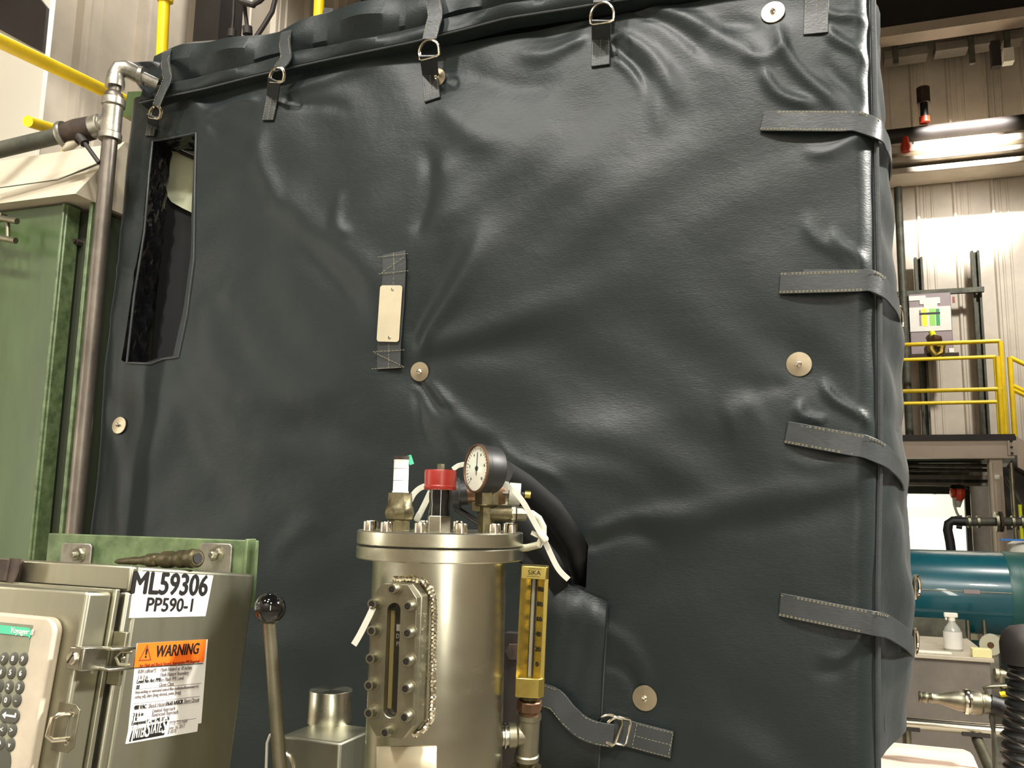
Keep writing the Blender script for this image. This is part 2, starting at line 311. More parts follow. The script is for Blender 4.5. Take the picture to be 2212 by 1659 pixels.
for i in range(26):
    _b.append((RNG.uniform(XL,.15),RNG.uniform(.9,2.7),RNG.uniform(.12,.3),RNG.uniform(-.012,.014),RNG.uniform(0,3.14),RNG.uniform(.35,1)))
def hgt(X,Z):
    X=np.asarray(X,float);Z=np.asarray(Z,float); h=np.zeros_like(X)
    u=(X-XL)/(.15-XL); v=np.clip((Z-.2)/(ZT-.2),0,1)
    h+=.035*np.sin(np.pi*np.clip(u,0,1))**.6*np.sin(np.pi*(.12+.88*v))**.6
    for cx,cz,s,a,th,asp in _b:
        dx=(X-cx)*math.cos(th)+(Z-cz)*math.sin(th); dz=-(X-cx)*math.sin(th)+(Z-cz)*math.cos(th)
        h+=a*np.exp(-(dx/s)**2-(dz/(s*asp))**2)
    for A,B,wd,am,tp in RIDGES:
        ax,az=P2(*A);bx,bz=P2(*B); L=math.hypot(bx-ax,bz-az); ux,uz=(bx-ax)/L,(bz-az)/L
        t=((X-ax)*ux+(Z-az)*uz)/L; d=-(X-ax)*uz+(Z-az)*ux; d=d+ .012*np.sin(t*5+ax*9)
        tt=np.clip(t,-.25,1.25); env=np.clip((tt+.08)/.2,0,1)*np.clip((1.1-tt)/.45,0,1) if tp!=2 else np.clip((tt+.12)/.35,0,1)*np.clip((1.12-tt)/.35,0,1)
        env=env*env*(3-2*env)*.62; w2=wd*(.6+.8*np.clip(t,0,1)) if tp!=2 else wd
        h+=am*env*np.exp(-(d/w2)**2)
    for px,py in FAST:
        cx,cz=P2(px,py); r=np.hypot(X-cx,Z-cz); h-=.011*np.exp(-(r/.08)**2)
    h+=.0022*np.sin(X*23+3*np.sin(Z*7))*np.sin(Z*17+2*np.sin(X*5))
    return h
def BP(px,py,off=0.):    # a point just in front of the cover at this place
    p=oY(px,py,YP)
    for _ in range(3): y=YP-float(hgt(p.x,p.z))-off; p=oY(px,py,y)
    return p
WIN=[(424,288),(421,420),(419,560),(404,680),(385,772),(352,776),(325,786),(274,784),(290,640),(312,500),(322,380),(330,305),(378,297)]
HOL=[(1060,985),(1085,985),(1160,1030),(1205,1068),(1240,1120),(1281,1173),(1274,1278),(1235,1262),(1190,1240),(1140,1215),(1080,1180),(1040,1100)]
def inpoly(X,Z,poly):
    c=np.zeros(X.shape,bool);n=len(poly)
    for i in range(n):
        x1,z1=poly[i];x2,z2=poly[(i+1)%n]; k=((z1>Z)!=(z2>Z))&(X<(x2-x1)*(Z-z1)/((z2-z1) or 1e-9)+x1); c^=k
    return c
def snap(x,z,poly):
    best=None;n=len(poly)
    for i in range(n):
        a=poly[i];b=poly[(i+1)%n];dx,dz=b[0]-a[0],b[1]-a[1];t=max(0,min(1,((x-a[0])*dx+(z-a[1])*dz)/(dx*dx+dz*dz)));q=(a[0]+t*dx,a[1]+t*dz);d=math.hypot(q[0]-x,q[1]-z)
        if best is None or d<best[0]: best=(d,q)
    return best[1]
BL=thing('insulation_blanket',(-.87,2.4,0),'large dark grey quilted insulation cover with straps and buckles, enclosing the tall machine','insulation cover')
zrow=np.concatenate([np.linspace(.03,.86,12),np.linspace(.87,ZT,270)]); NX=300; sx=np.linspace(0,1,NX)
Zg,Sg=np.meshgrid(zrow,sx,indexing='ij'); XRg=xr(Zg); Xg=XL+Sg*(XRg-XL)
polys=[[P2(*q) for q in WIN],[P2(*q) for q in HOL]]
ins=[inpoly(Xg,Zg,p) for p in polys]; allin=ins[0]|ins[1]
nz=len(zrow); Xf=Xg.copy();Zf=Zg.copy(); keep=np.zeros((nz-1,NX-1),bool)
keep[:,:]=~(allin[:-1,:-1]&allin[1:,:-1]&allin[:-1,1:]&allin[1:,1:])
for k,p in enumerate(polys):   # move the ring of points around each cut-out onto its outline
    I=ins[k]; full=np.zeros_like(I); f=I[:-1,:-1]&I[1:,:-1]&I[:-1,1:]&I[1:,1:]
    full[:-1,:-1]|=f;full[1:,:-1]|=f;full[:-1,1:]|=f;full[1:,1:]|=f
    nk=np.zeros_like(I);kk=~f; nk[:-1,:-1]|=kk;nk[1:,:-1]|=kk;nk[:-1,1:]|=kk;nk[1:,1:]|=kk
    for i,j in zip(*np.where(full&nk)): Xf[i,j],Zf[i,j]=snap(Xg[i,j],Zg[i,j],p)
    for i,j in zip(*np.where(I&~full)): Xf[i,j],Zf[i,j]=snap(Xg[i,j],Zg[i,j],p)
Yf=YP-hgt(Xf,Zf)
e=np.minimum(XRg-Xg,.05); Yf+= .05-np.sqrt(np.maximum(0,.05**2-(.05-e)**2)); e=np.minimum(Xg-XL,.05); Yf+=.05-np.sqrt(np.maximum(0,.05**2-(.05-e)**2))
pc=P2(1180,1100); Yf+=-.03*np.exp(-(((Xf-pc[0]-.05)/.14)**2+((Zf-pc[1]-.02)/.16)**2))
mb=MB(); idx=np.arange(nz*NX).reshape(nz,NX)
mb.v=[V(p) for p in np.stack([Xf.ravel(),Yf.ravel(),Zf.ravel()],1)]
q=np.stack([idx[:-1,:-1],idx[:-1,1:],idx[1:,1:],idx[1:,:-1]],-1)[keep]; mb.f=[tuple(int(a) for a in f) for f in q]; mb.sm=[True]*len(mb.f)
fp=obj('front_panel',mb,FAB,BL)
# reveals of the two cut-outs
def reveal(name,poly,yb,m,nd=8,amp=.004,step=.012):
    pts=[];n=len(poly)
    for i in range(n):
        a=poly[i];b=poly[(i+1)%n];k=max(1,int(math.hypot(b[0]-a[0],b[1]-a[1])/step))
        for j in range(k): pts.append((a[0]+(b[0]-a[0])*j/k,a[1]+(b[1]-a[1])*j/k))
    n=len(pts);vs=[];ys=[YP-float(hgt(x,z))+.001 for x,z in pts]
    for d in range(nd):
        for i,(x,z) in enumerate(pts):
            f=d/(nd-1); o=0 if d==0 else amp*(math.sin(i*1.3+d*1.1)+.8*math.sin(i*.53+d*2.1)+RNG.uniform(-.5,.5))
            vs.append((x+o,ys[i]*(1-f)+yb*f,z+o*.6))
    return obj(name,MB().add(vs,[(d*n+i,d*n+(i+1)%n,(d+1)*n+(i+1)%n,(d+1)*n+i) for d in range(nd-1) for i in range(n)],True),m,BL)
reveal('window_liner',polys[0],1.965,FOIL,9,.0045).data.update()
reveal('sleeve_liner',polys[1],2.02,DRK,6,.003)
def hem(pxs,r=.0035,closed=True,m=STR,name='hem_piping'):
    pts=[]; n=len(pxs)
    for i in range(n if closed else n-1):
        a=pxs[i];b=pxs[(i+1)%n]
        for k in range(6): pts.append(BP(a[0]+(b[0]-a[0])*k/6,a[1]+(b[1]-a[1])*k/6,.001))
    if not closed: pts.append(BP(*pxs[-1],.001))
    return obj(name,MB().tube(pts,r,8,closed),m,BL)
hem(WIN)
# machine inside
mh=obj('machine_housing',MB().bb((XL+.05,2.03,.02),(.0,3.1,2.6)),DRK,None,'machine body coloured black as interior shade, seen through the cut-out window of the grey cover','machine')  # black colour stands in for the shade inside the cover
a=oY(350,330,2.02);b=oY(430,465,2.02); pr=[oY(x,y,2.015) for x,y in((352,318),(440,330),(440,476),(420,462),(395,450),(370,436),(356,415))]  # panel outline shaped to the lit area, curved lower edge is the shadow line
obj('machine_panel',MB().prism([(p.x,p.z) for p in pr],.012,fr((0,2.027,0),(1,0,0),(0,0,1),(0,-1,0))),CREAMP,mh,'pale cream textured panel cut to its lit area')
p=oY(392,340,2.0); obj('machine_edge_strip',MB().tube([oY(358,308,2.0),oY(395,330,2.0),oY(432,346,2.0)],.007),DARKST,mh)
# side panel (round the right-hand corner)
zb=oY(1945,1568,2.2).z
prof=[(-60,1890),(0,1894),(140,1899),(250,1905),(300,1909),(450,1921),(600,1931),(740,1944),(860,1944),(1000,1952),(1150,1960),(1250,1972),(1300,1974),(1400,1972),(1480,1966),(1568,1948)]
sp=sorted([(oY(x,y,2.25).z,oY(x,y,2.25).x) for y,x in prof])
mb=MB();nz2=150;ny=26;vs=[]
for i in range(nz2):
    z=zb+(ZT-.01-zb)*i/(nz2-1); x1=np.interp(z,[a for a,b in sp],[b for a,b in sp]); x0=float(xr(z))-.012
    for j in range(ny):
        y=1.925+1.2*(j/(ny-1))**1.4; t=min(1,(y-1.925)/.325); s=math.sin(t*math.pi/2)
        wr=.007*math.sin(z*31+y*14)*math.sin(z*11-y*9)+.006*math.sin(z*6+y*30)*(1 if z<1.7 else .5)
        vs.append((x0+(x1-x0)*s+wr*min(1,4*t)*(1-.6*(t>=1))-max(0,y-2.3)*.05,y,z+.02*math.sin(y*9)*(i==0)))
obj('side_panel',mb.add(vs,[(i*ny+j,i*ny+j+1,(i+1)*ny+j+1,(i+1)*ny+j) for i in range(nz2-1) for j in range(ny-1)],True),FAB,BL)
obj('corner_piping',MB().tube([(float(xr(z))+.001,1.915+.003*math.sin(z*9),z) for z in np.linspace(.05,ZT-.01,70)],.006,8),STR,BL)
# torn lower flap of the side cover
fl=[oY(1908,1460,2.0),oY(1945,1440,2.15),oY(1968,1430,2.3),oY(1950,1560,2.3),oY(1935,1572,2.15),oY(1912,1580,2.0)]
obj('side_flap',MB().add([fl[0],fl[1],fl[2],fl[3],fl[4],fl[5]],[(0,1,4,5),(1,2,3,4)]),FAB,BL)
# lid with rolled edge
outl=[(268,152),(290,138),(350,134),(385,122),(440,104),(500,100),(600,88),(640,80),(700,50),(760,32),(840,16),(920,6),(1000,-12),(1100,-30),(1300,-60),(1950,-190)]
lo=sorted([(oY(x,y,1.97).x,oY(x,y,1.97).z) for x,y in outl]); band=[(318,187),(430,165),(560,132),(640,108),(760,88),(905,56),(960,38),(1100,5),(1200,-12),(1950,-160)]
bo=sorted([(oY(x,y,1.86).x,oY(x,y,1.86).z) for x,y in band]); seam=[(262,238),(354,217),(450,197),(560,169),(700,138),(900,97),(1000,72),(1100,46),(1200,31),(1270,20),(1400,-1),(1950,-110)]
so=sorted([(oY(x,y,1.87).x,oY(x,y,1.87).z) for x,y in seam])
I=lambda L,x: float(np.interp(x,[a for a,b in L],[b for a,b in L]))
vs=[];n=220;X0=oY(312,200,1.87).x; X1=.17
for i in range(n):
    x=X0+(X1-X0)*i/(n-1); s=I(so,x);b=I(bo,x);t=max(I(lo,x),b+.015); k=.006*math.sin(x*13)+.005*math.sin(x*31+1); r=t-b
    P=[(1.90,s-.004),(1.862,s-.002),(1.852,s+.004),(1.848+k*.5,s+.3*(b-s)),(1.850+k,s+.7*(b-s)),(1.858,b-.004),(1.872,b+.001),(1.905,b-.004),(1.906,b+.002),(1.885-k,b+.18*r),(1.872+k*1.5,b+.45*r),(1.885+k,b+.78*r),(1.925,t-.004),(1.97,t),(2.1,t-.01),(2.6,t-.05),(3.1,t-.06)]
    vs+=[(x,y,z) for y,z in P]
m_=len(P); obj('lid',MB().add(vs,[(i*m_+j,i*m_+j+1,(i+1)*m_+j+1,(i+1)*m_+j) for i in range(n-1) for j in range(m_-1)],True),FAB,BL)
obj('lid_piping',MB().tube([(x,1.855,I(so,x)) for x in np.linspace(X0,X1,120)],.003,8),STR,BL)
obj('lid_piping',MB().tube([(x,1.97,I(lo,x)+.002) for x in np.linspace(X0,X1,120)],.003,8),STR,BL)
# folded flap at the left corner of the lid
fpx=[[(262,132),(270,150),(296,186),(322,218)],[(266,138),(292,158),(312,190),(326,214)],[(288,136),(312,146),(330,176),(334,206)],[(325,130),(348,150),(352,176),(345,196)],[(352,136),(372,140),(370,165),(358,186)]]
vs=[];yy=[1.80,1.83,1.90,1.86,1.90]
for i,row in enumerate(fpx):
    for j,(x,y) in enumerate(row): vs.append(oY(x,y,yy[i]+.012*j))
o=obj('corner_flap',MB().add(vs,[(i*4+j,i*4+j+1,i*4+j+5,i*4+j+4) for i in range(4) for j in range(3)],True),STR,BL); sd=o.modifiers.new('thick','SOLIDIFY');sd.thickness=.006; ss=o.modifiers.new('s','SUBSURF');ss.levels=2;ss.render_levels=2
# fasteners
for i,(px,py) in enumerate(FAST):
    r=.0265 if i in(0,3,5) else .024; c=BP(px,py,.004)
    tl=RNG.uniform(-.12,.12);tw=RNG.uniform(-.1,.1); nn=V((tw,-1,tl)).normalized(); q=nn.to_track_quat('Z','Y').to_matrix().to_4x4(); q.translation=c
    d=obj('fastener_washer',MB().lathe([(.003,.0),(r*.9,.0),(r,.0012),(r*.97,.0025),(r*.5,.0036),(.004,.0042)],q,40),DISC,BL)
    obj('pin',MB().lathe([(.0065,.003),(.006,.006),(.003,.0075),(.003,.014),(.0012,.0155)],q,16),RIM,d)
# stitched straps
def stitches(mb,pts,n,w,offs,th=.0008,ln=.0045,gap=.003):
    P=[V(p) for p in pts]
    for o in offs:
        acc=0
        for i in range(len(P)-1):
            a,b=P[i],P[i+1];L=(b-a).length; d=(b-a)/L; s=d.cross(n).normalized(); q=0
            while q+ln<L:
                c=a+d*(q+ln/2)+s*o+n*.0022
                mb.add([c+d*i1*ln/2+s*j1*th/2+n*k1*.0006 for i1 in(-1,1) for j1 in(-1,1) for k1 in(-1,1)],[(0,1,3,2),(4,6,7,5),(0,4,5,1),(2,3,7,6),(0,2,6,4),(1,5,7,3)]); q+=ln+gap
    return mb
def stitch(pts,n,w,offs,parent):
    for o in offs: obj('stitching',stitches(MB(),pts,n,w,(o,)),THR,parent)
def seamline(a,b,parent,off=.004,dash=True):
    return [BP(a[0]+(b[0]-a[0])*k/4,a[1]+(b[1]-a[1])*k/4,off) for k in range(5)]
def dring(c,right,upv,r,parent,th=.0028,full=True):   # D ring: bar below, round bow above
    c=V(c);right=V(right).normalized();upv=V(upv).normalized()
    pts=[c+right*r*math.cos(a)+upv*r*math.sin(a)*1.05 for a in np.linspace(-.1,math.pi+.1,20)]
    pts+=[c-right*r*.98-upv*r*.62,c-right*r*.75-upv*r*.72,c+right*r*.75-upv*r*.72,c+right*r*.98-upv*r*.62]
    return obj('d_ring',MB().tube(pts,th,8,True),RIM,parent)
NF=V((0,-1,0))
def strip(pa,w,off,name='strap',m=STR,t=.004,offs=None,sub=8):
    pts=[]
    for i in range(len(pa)-1):
        for k in range(sub):
            f=k/sub; pts.append(BP(pa[i][0]+(pa[i+1][0]-pa[i][0])*f,pa[i][1]+(pa[i+1][1]-pa[i][1])*f,off))
    pts.append(BP(*pa[-1],off))
    d=(pts[-1]-pts[0]).normalized(); wd=d.cross(NF)
    o=obj(name,MB().ribbon(pts,wd,w,t),m,BL,bevel=.001)
    if offs is not None: stitch(pts,NF,w,offs,o)
    return o,pts
TOPS=[((385,122),(362,170),(338,228),(335,243),(324,294),.035),((640,82),(618,125),(601,150),(598,163),(579,260),.040),((948,-20),(940,30),(928,85),(926,108),(934,216),.048),((1308,-70),(1304,-30),(1300,5),(1300,30),(1297,142),.050)]
for a,b,c,rg,tl,w_ in TOPS:
    A=oY(*a,1.93);Bq=oY(*b,1.835);Cq=oY(*c,1.83); back=V((A.x,2.05,A.z+.004))
    o=obj('strap',MB().ribbon(cat([V((A.x,2.5,A.z-.02)),back,A+V((0,-.03,.002)),(A+Bq)/2+V((0,-.03,0)),Bq,(Bq+Cq)/2,Cq]),(1,0,.12),w_*.85,.004),STR,BL,bevel=.001)
    sd=(V((1,0,.12))).normalized()
    stitch([A+V((0,-.035,.002)),(A+Bq)/2+V((0,-.034,0)),Bq,Cq],NF,0,(-w_*.36,w_*.36),o)
    R=oY(*rg,1.822); ax=(V((oY(*tl,1.83)-R))).normalized(); rt=ax.cross(NF)
    dring(R+ax*.002,rt,-ax,w_*.56,o,.0030); dring(R+V((0,.006,.003)),rt,-ax,w_*.54,o,.0028)
    R2=R+ax*w_*.38; e_=BP(*tl,.004); mid=BP(rg[0]+(tl[0]-rg[0])*.5,rg[1]+(tl[1]-rg[1])*.5,.008)
    t_=obj('strap_tail',MB().ribbon([R2+V((0,-.006,0)),mid,BP(rg[0]+(tl[0]-rg[0])*.75,rg[1]+(tl[1]-rg[1])*.75,.005),e_],rt,w_*.9,.005),STR,BL,bevel=.001)
    stitch([mid+V((0,-.001,0)),e_+V((0,-.001,0))],NF,0,(-w_*.38,0,w_*.38),t_)
o,_=strip([(1764,-10),(1762,73)],.052,.004,'strap_tail',offs=(-.022,0,.022))
p=oY(706,42,2.1); o=obj('strap_tail',MB().ribbon([oY(690,92,2.1),oY(698,60,2.1),oY(711,18,2.1)],(1,0,.1),.034,.005),STR,BL,bevel=.001)
# tag strap with blank metal plate
ta,pts=strip([(851,546),(852,580),(848,660),(841,745),(840,797)],.064,.006,'tag_strap',t=.005,offs=(0,))
for a,b in(((818,556),(883,548)),((819,592),(884,585)),((825,590),(878,552)),((807,760),(876,756)),((804,797),(876,793)),((810,762),(872,792))): stitch(seamline(a,b,ta,.010),NF,0,(0,),ta)
A=BP(872,617,.016);Bq=BP(824,617,.016);Cq=BP(811,738,.014);D=BP(861,738,.014)
ex=(A-Bq).normalized();ey=((Bq-Cq)).normalized(); ez=ex.cross(ey).normalized(); ey=ez.cross(ex)
o4=(A+Bq+Cq+D)/4; Wd=(A-Bq).length;Hd=(Bq-Cq).length
def rrect(w,h,r,n=5): return [(sx_*(w/2-r)+r*math.cos(a),sy_*(h/2-r)+r*math.sin(a)) for sx_,sy_,a0 in((1,1,0),(-1,1,math.pi/2),(-1,-1,math.pi),(1,-1,1.5*math.pi)) for a in np.linspace(a0,a0+math.pi/2,n)]
MT=fr(o4,ex,ey,ez); tp=obj('tag_plate',MB().prism(rrect(Wd,Hd,.007),.0018,MT),PLATE,ta,label='blank metal tag plate')
for sgn in(1,-1): obj('rivet',MB().lathe([(.004,.0018),(.0038,.003),(.002,.0042)],MT@T(.004,sgn*(Hd/2-.010),0),14),RIM,tp)
# buckled straps round the right-hand corner
for (x0,y0),(x1,y1),(x2,y2),(x3,y3),hw,ring in (((1646,261),(1850,262),(1893,285),(1920,372),50,None),((1685,612),(1880,606),(1912,625),(1941,695),50,(1942,690)),((1699,934),(1870,965),(1912,990),(1950,1046),50,(1952,1030)),((1685,1306),(1890,1347),(1920,1362),(1973,1405),54,(1974,1385))):
    P=[BP(x0,y0,.006)]+[BP(x0+(x1-x0)*k/6,y0+(y1-y0)*k/6,.010+.010*math.sin(k/6*3.1)) for k in range(1,7)]
    Q=oY(x1+18,y1+2,1.862);Q2=oY(x2-4,y2-8,1.885); Q2=V((max(Q2.x,float(xr(Q2.z))+.008),1.90,Q2.z)); E3=oY(x3,y3,2.22)
    x_=[Q2+(E3-Q2)*k/5+V((.012*math.sin(k/5*3.1),0,0)) for k in range(1,6)]
    P=P+[Q2]+x_; w_=.047
    o=obj('strap',MB().ribbon(cat(P),(0,0,1),w_,.004),STR,BL,bevel=.001)
    stitch(P[:8],NF,0,(-.021,-.0185,.0185,.021),o)
    s0=BP(x0+30,y0+3,.010); stitch([s0+V((0,0,.02)),s0-V((0,0,.02))],NF,0,(0,),o)
    if ring: dring(V(oY(*ring,2.22))+V((.004,0,0)),(0,-.3,1),(.25,1,0),.028,o,.004)
o,_=strip([(1735,588),(1868,588)],.012,.004,'strap_underlayer',offs=(0,))
dring(V(oY(1980,1268,2.25)),(0,-.3,1),(.35,1,0),.026,BL,.0045)
# lower flap, its seams and the double ring strap
fpoly=[P2(*q) for q in((1190,1250),(1232,1268),(1311,1300),(1300,1480),(1292,1700),(1150,1700),(1150,1250))]
yfl=min(YP-float(hgt(x,z)) for x,z in fpoly)-.006
vs=[];n=24
rows=[((1180,1240),(1316,1302)),((1178,1330),(1310,1360)),((1176,1430),(1303,1440)),((1172,1540),(1298,1550)),((1168,1690),(1290,1690))]
for r_,(a,b) in enumerate(rows):
    for k in range(n): f=k/(n-1); p=BP(a[0]+(b[0]-a[0])*f,a[1]+(b[1]-a[1])*f,.007+.004*math.sin(f*9+r_*.8)); vs.append(p)
o=obj('lower_flap',MB().add(vs,[(r_*n+k,r_*n+k+1,(r_+1)*n+k+1,(r_+1)*n+k) for r_ in range(len(rows)-1) for k in range(n-1)],True),FAB,BL); sd=o.modifiers.new('t','SOLIDIFY');sd.thickness=.004
hem([(1232,1266),(1222,1420),(1213,1560),(1205,1690)],.0022,False,name='flap_seam'); hem([(1313,1302),(1306,1420),(1299,1550),(1291,1690)],.003,False,name='flap_seam')
P=[BP(x,y,off) for x,y,off in((1160,1497,.012),(1200,1512,.02),(1228,1545,.028),(1258,1571,.03),(1290,1584,.026),(1326,1590,.02))]
o=obj('strap',MB().ribbon(cat(P),(.3,0,1),.048,.004),STR,BL,bevel=.001); stitch(P,NF,0,(-.021,.021),o)
c=BP(1318,1575,.022); dring(c,(.35,0,1),(-1,.25,.3),.028,o,.003); c=BP(1338,1578,.016); dring(c,(.25,0,1),(-1,-.35,.25),.027,o,.003)
P=[BP(x,y,off) for x,y,off in((1322,1573,.014),(1370,1588,.008),(1415,1600,.006),(1452,1609,.005))]
t_=obj('strap_tail',MB().ribbon(P,(.25,0,1),.054,.005),STR,BL,bevel=.001); stitch(P[1:],NF,0,(-.024,0,.024),t_)
for x in(1371,1449): s0=BP(x,1589+(x-1371)*.25,.012); stitch([s0+V((.005,0,.022)),s0-V((.005,0,.022))],NF,0,(0,),t_)
# ------------------------------------------------------------------ pipes on the left
pY=1.75; px_=-1.785
t=thing('standpipe',(px_,pY,0),'galvanised vertical standpipe with tee and elbow at the left edge of the grey cover','pipe')
zt=lambda y,x=240: oY(x,y,pY).z
obj('pipe',MB().cyl((px_,pY,0.0),(px_,pY,zt(296)),.0205,n=24),GALV,t)
te=zt(262); 
obj('tee',MB().prof((px_,pY,zt(302)),(px_,pY,zt(216)),[(.030,0),(.030,.14),(.0265,.17),(.0265,.80),(.0315,.83),(.0315,1)]).prof((px_,pY,te),(px_-.064,pY,te-.010),[(.024,0),(.024,.45),(.031,.5),(.031,1)]),GALV2,t,bevel=.001)
obj('reducer',MB().prof((px_,pY,zt(218)),(px_,pY,zt(184)),[(.024,0),(.026,.2),(.022,.45),(.017,.55),(.017,1)],12),GALV,t)
ez=zt(158); el=[V((px_,pY,zt(190))),V((px_,pY,zt(178))),V((px_,pY,ez-.006)),V((px_+.008,pY+.004,ez+.010)),V((px_+.018,pY+.012,ez+.014)),V((px_+.030,pY+.026,ez+.010)),V((px_+.038,pY+.042,ez+.006))]
obj('elbow',MB().tube(el,[.0255,.0255,.022,.024,.024,.023,.022],20).tube([el[-1],el[-1]+V((.012,.006,-.001))],[.0255,.0255],20).tube([el[-1]+V((.0,0,0)),el[-1]+V((.03,.04,-.01))],.016,16),GALV2,t)
a=V((px_-.060,pY,te-.010)); b=oY(-60,338,1.68); d=(b-a).normalized()
t2=thing('branch_pipe',b,'weathered grey horizontal pipe running left from the standpipe tee','pipe')
obj('pipe',MB().cyl(a,b,.0225,n=20),OLDP,t2)
obj('coupling',MB().prof(a,a+d*.085,[(.025,0),(.032,.08),(.034,.6),(.030,1)]),RUST,t2,label='dark rusty coupling')
obj('clamp_ring',MB().prof(a+d*.085,a+d*.100,[(.036,0),(.038,.5),(.036,1)]),GALV2,t2)
obj('clamp_tab',MB().prof(a+d*.05+V((0,0,-.03)),a+d*.09+V((0,0,-.045)),[(.012,0),(.013,.5),(.006,1)],12),BEIGE,t2)
q=oY(178,302,1.73);q2=oY(214,352,1.73); obj('support_rod',MB().cyl(q,q2,.006).cyl(q+V((-.012,0,.012)),q+V((.01,0,-.012)),.012),DARKST,t2)
# ------------------------------------------------------------------ green cabinet
gY=1.80; A=oY(137,440,gY); B=oY(62,1235,gY); dr=(A.x+B.x)/2
F_r=min(oY(200,700,1.84).x,-1.915)
t=thing('green_cabinet',(dr-.5,1.95,0),'tall sage green painted cabinet behind the vertical standpipe at the left edge','cabinet')
obj('body',MB().bb((dr-1.6,1.86,0.02),(F_r+.004,2.2,A.z-.01)),DGREEN,t)
obj('door',MB().bb((dr-1.6,gY,.3),(dr,gY+.028,A.z)),GREEN,t,bevel=.004)
obj('door_edge',MB().bb((dr+.001,gY+.002,.3),(dr+.012,gY+.05,A.z-.002)).bb((dr-.004,gY-.004,.3),(dr+.006,gY+.004,A.z)),GREEN2,t,bevel=.003)
obj('frame_flange',MB().bb((F_r,1.825,.05),(F_r+.012,1.87,A.z+.03)).bb((dr-1.6,1.825,A.z+.012),(F_r,1.84,A.z+.03)),GREEN2,t,bevel=.002)
for y in(515,1150):
    c=oY(172 if y<900 else 104,y+10,1.855); obj('frame_bolt',MB().cyl((c.x,1.862,c.z),(c.x,1.84,c.z),.010,n=6,smooth=False).cyl((c.x,1.84,c.z),(c.x,1.832,c.z),.006),RUST,t)
hxr=-1.90; hz0=oY(150,420,1.76).z; hz1=oY(100,325,1.90).z
obj('hood',MB().add([(dr-1.6,1.76,hz0),(hxr,1.76,hz0),(hxr,1.92,hz1),(dr-1.6,1.92,hz1),(dr-1.6,2.2,hz0),(hxr,2.2,hz0),(dr-1.6,2.2,hz1+.05),(hxr,2.2,hz1+.05)],[(0,1,2,3),(0,1,5,4),(3,2,7,6),(1,2,7,5),(0,3,6,4),(4,5,7,6)]),BEIGE,t,label='cream sheet metal hood')
obj('hood_seam',MB().tube([V((dr-1.6,1.812,hz0+.33*(hz1-hz0))),V((hxr-.13,1.815,hz0+.34*(hz1-hz0))),V((hxr,1.85,hz0+.6*(hz1-hz0)))],.0025),OLDP,t)
# handle bar at the far left edge
c=oY(10,492,1.72)
hn=obj('door_handle',MB().cyl(oY(-30,466,1.72),oY(37,478,1.72),.0085).cyl(oY(-30,508,1.72),oY(34,520,1.72),.0085).cyl(oY(17,476,1.73),oY(17,514,1.73),.006).box(oY(0,470,1.73),(.03,.02,.02)).cyl(oY(-20,490,1.72),oY(-20,490,1.80),.012),SATIN,t)
# green corner piece peeking out beside the cover
q=[oY(x,y,2.0) for x,y in((268,235),(276,198),(330,196),(330,250),(262,250))]
obj('frame_corner',MB().prism([(p.x,p.z) for p in q],.06,fr((0,2.06,0),(1,0,0),(0,0,1),(0,-1,0))),GREEN,None,'small green frame corner peeking out between elbow pipe and grey cover','frame')
# ------------------------------------------------------------------ upper left: white duct, dark box, rails, column
t=thing('white_wall_panel',(oY(0,300,3.4).x-.3,3.4,oY(50,330,3.4).z),'large bright white panel box on the wall at the upper left edge','panel')
a=oY(102,40,3.4);b=oY(86,320,3.4); obj('casing',MB().bb((a.x-2.2,3.4,b.z-.1),((a.x+b.x)/2,3.43,oY(50,-60,3.4).z)),WHITE,t,bevel=.01)
q=[oY(x,y,3.38) for x,y in((-80,-60),(84,-14),(102,12),(92,113),(-60,50))]
q=[oY(x,y,3.38) for x,y in((-80,-70),(80,-10),(101,16),(92,112),(60,96),(-80,20))]
obj('dark_window',MB().prism([(p.x,p.z) for p in q],.02,fr((0,3.398,0),(1,0,0),(0,0,1),(0,-1,0))),DARKST,t,label='dark window')
def rail(name,segs,r,label,grp=None,posts=()):
    t=thing(name,(min(segs[0][0].x,segs[0][1].x),segs[0][0].y,min(p.z for s in segs for p in s)),label,'railing',grp)
    for k,(a,b) in enumerate(segs): obj('rail_tube',MB().cyl(a,b,r),YEL,t)
    for a,b in posts: obj('post',MB().cyl(a,b,r*1.05),YEL,t)
    return t
nw=dp(252,212,3.05)
rail('stair_handrail',[(dp(-120,32,2.25),dp(280,222,3.1)),(dp(60,262,3.25),dp(150,290,3.5))],.0215,'yellow tubular stair rail slanting down behind the galvanised elbow at upper left',posts=((nw,V((nw.x,nw.y,0))),(dp(150,290,3.5),V((dp(150,290,3.5).x,dp(150,290,3.5).y,0)))))
obj('yellow_post',MB().cyl(dp(358,-60,3.4),dp(347,170,3.4),.022).prof(dp(359,-60,3.4),dp(357,4,3.4),[(.026,0),(.03,1)]),YEL,None,'yellow upright railing post left of the dark steel column','post')
obj('yellow_post',MB().cyl(dp(692,-60,3.6),dp(686,95,3.6),.022),YEL,None,'yellow upright railing post behind the raised strap end on the cover','post')
obj('yellow_rail',MB().cyl(dp(790,-40,3.4),dp(900,42,3.7),.024),YEL,None,'short slanting yellow rail seen above the top centre of the grey cover','railing')
obj('slanted_bracket',MB().cyl(dp(780,-12,3.5),dp(850,42,3.7),.028).cyl(dp(783,-3,3.5),dp(788,6,3.5),.035),DARKST,None,'dark slanting bar running beside the short yellow rail','bracket')
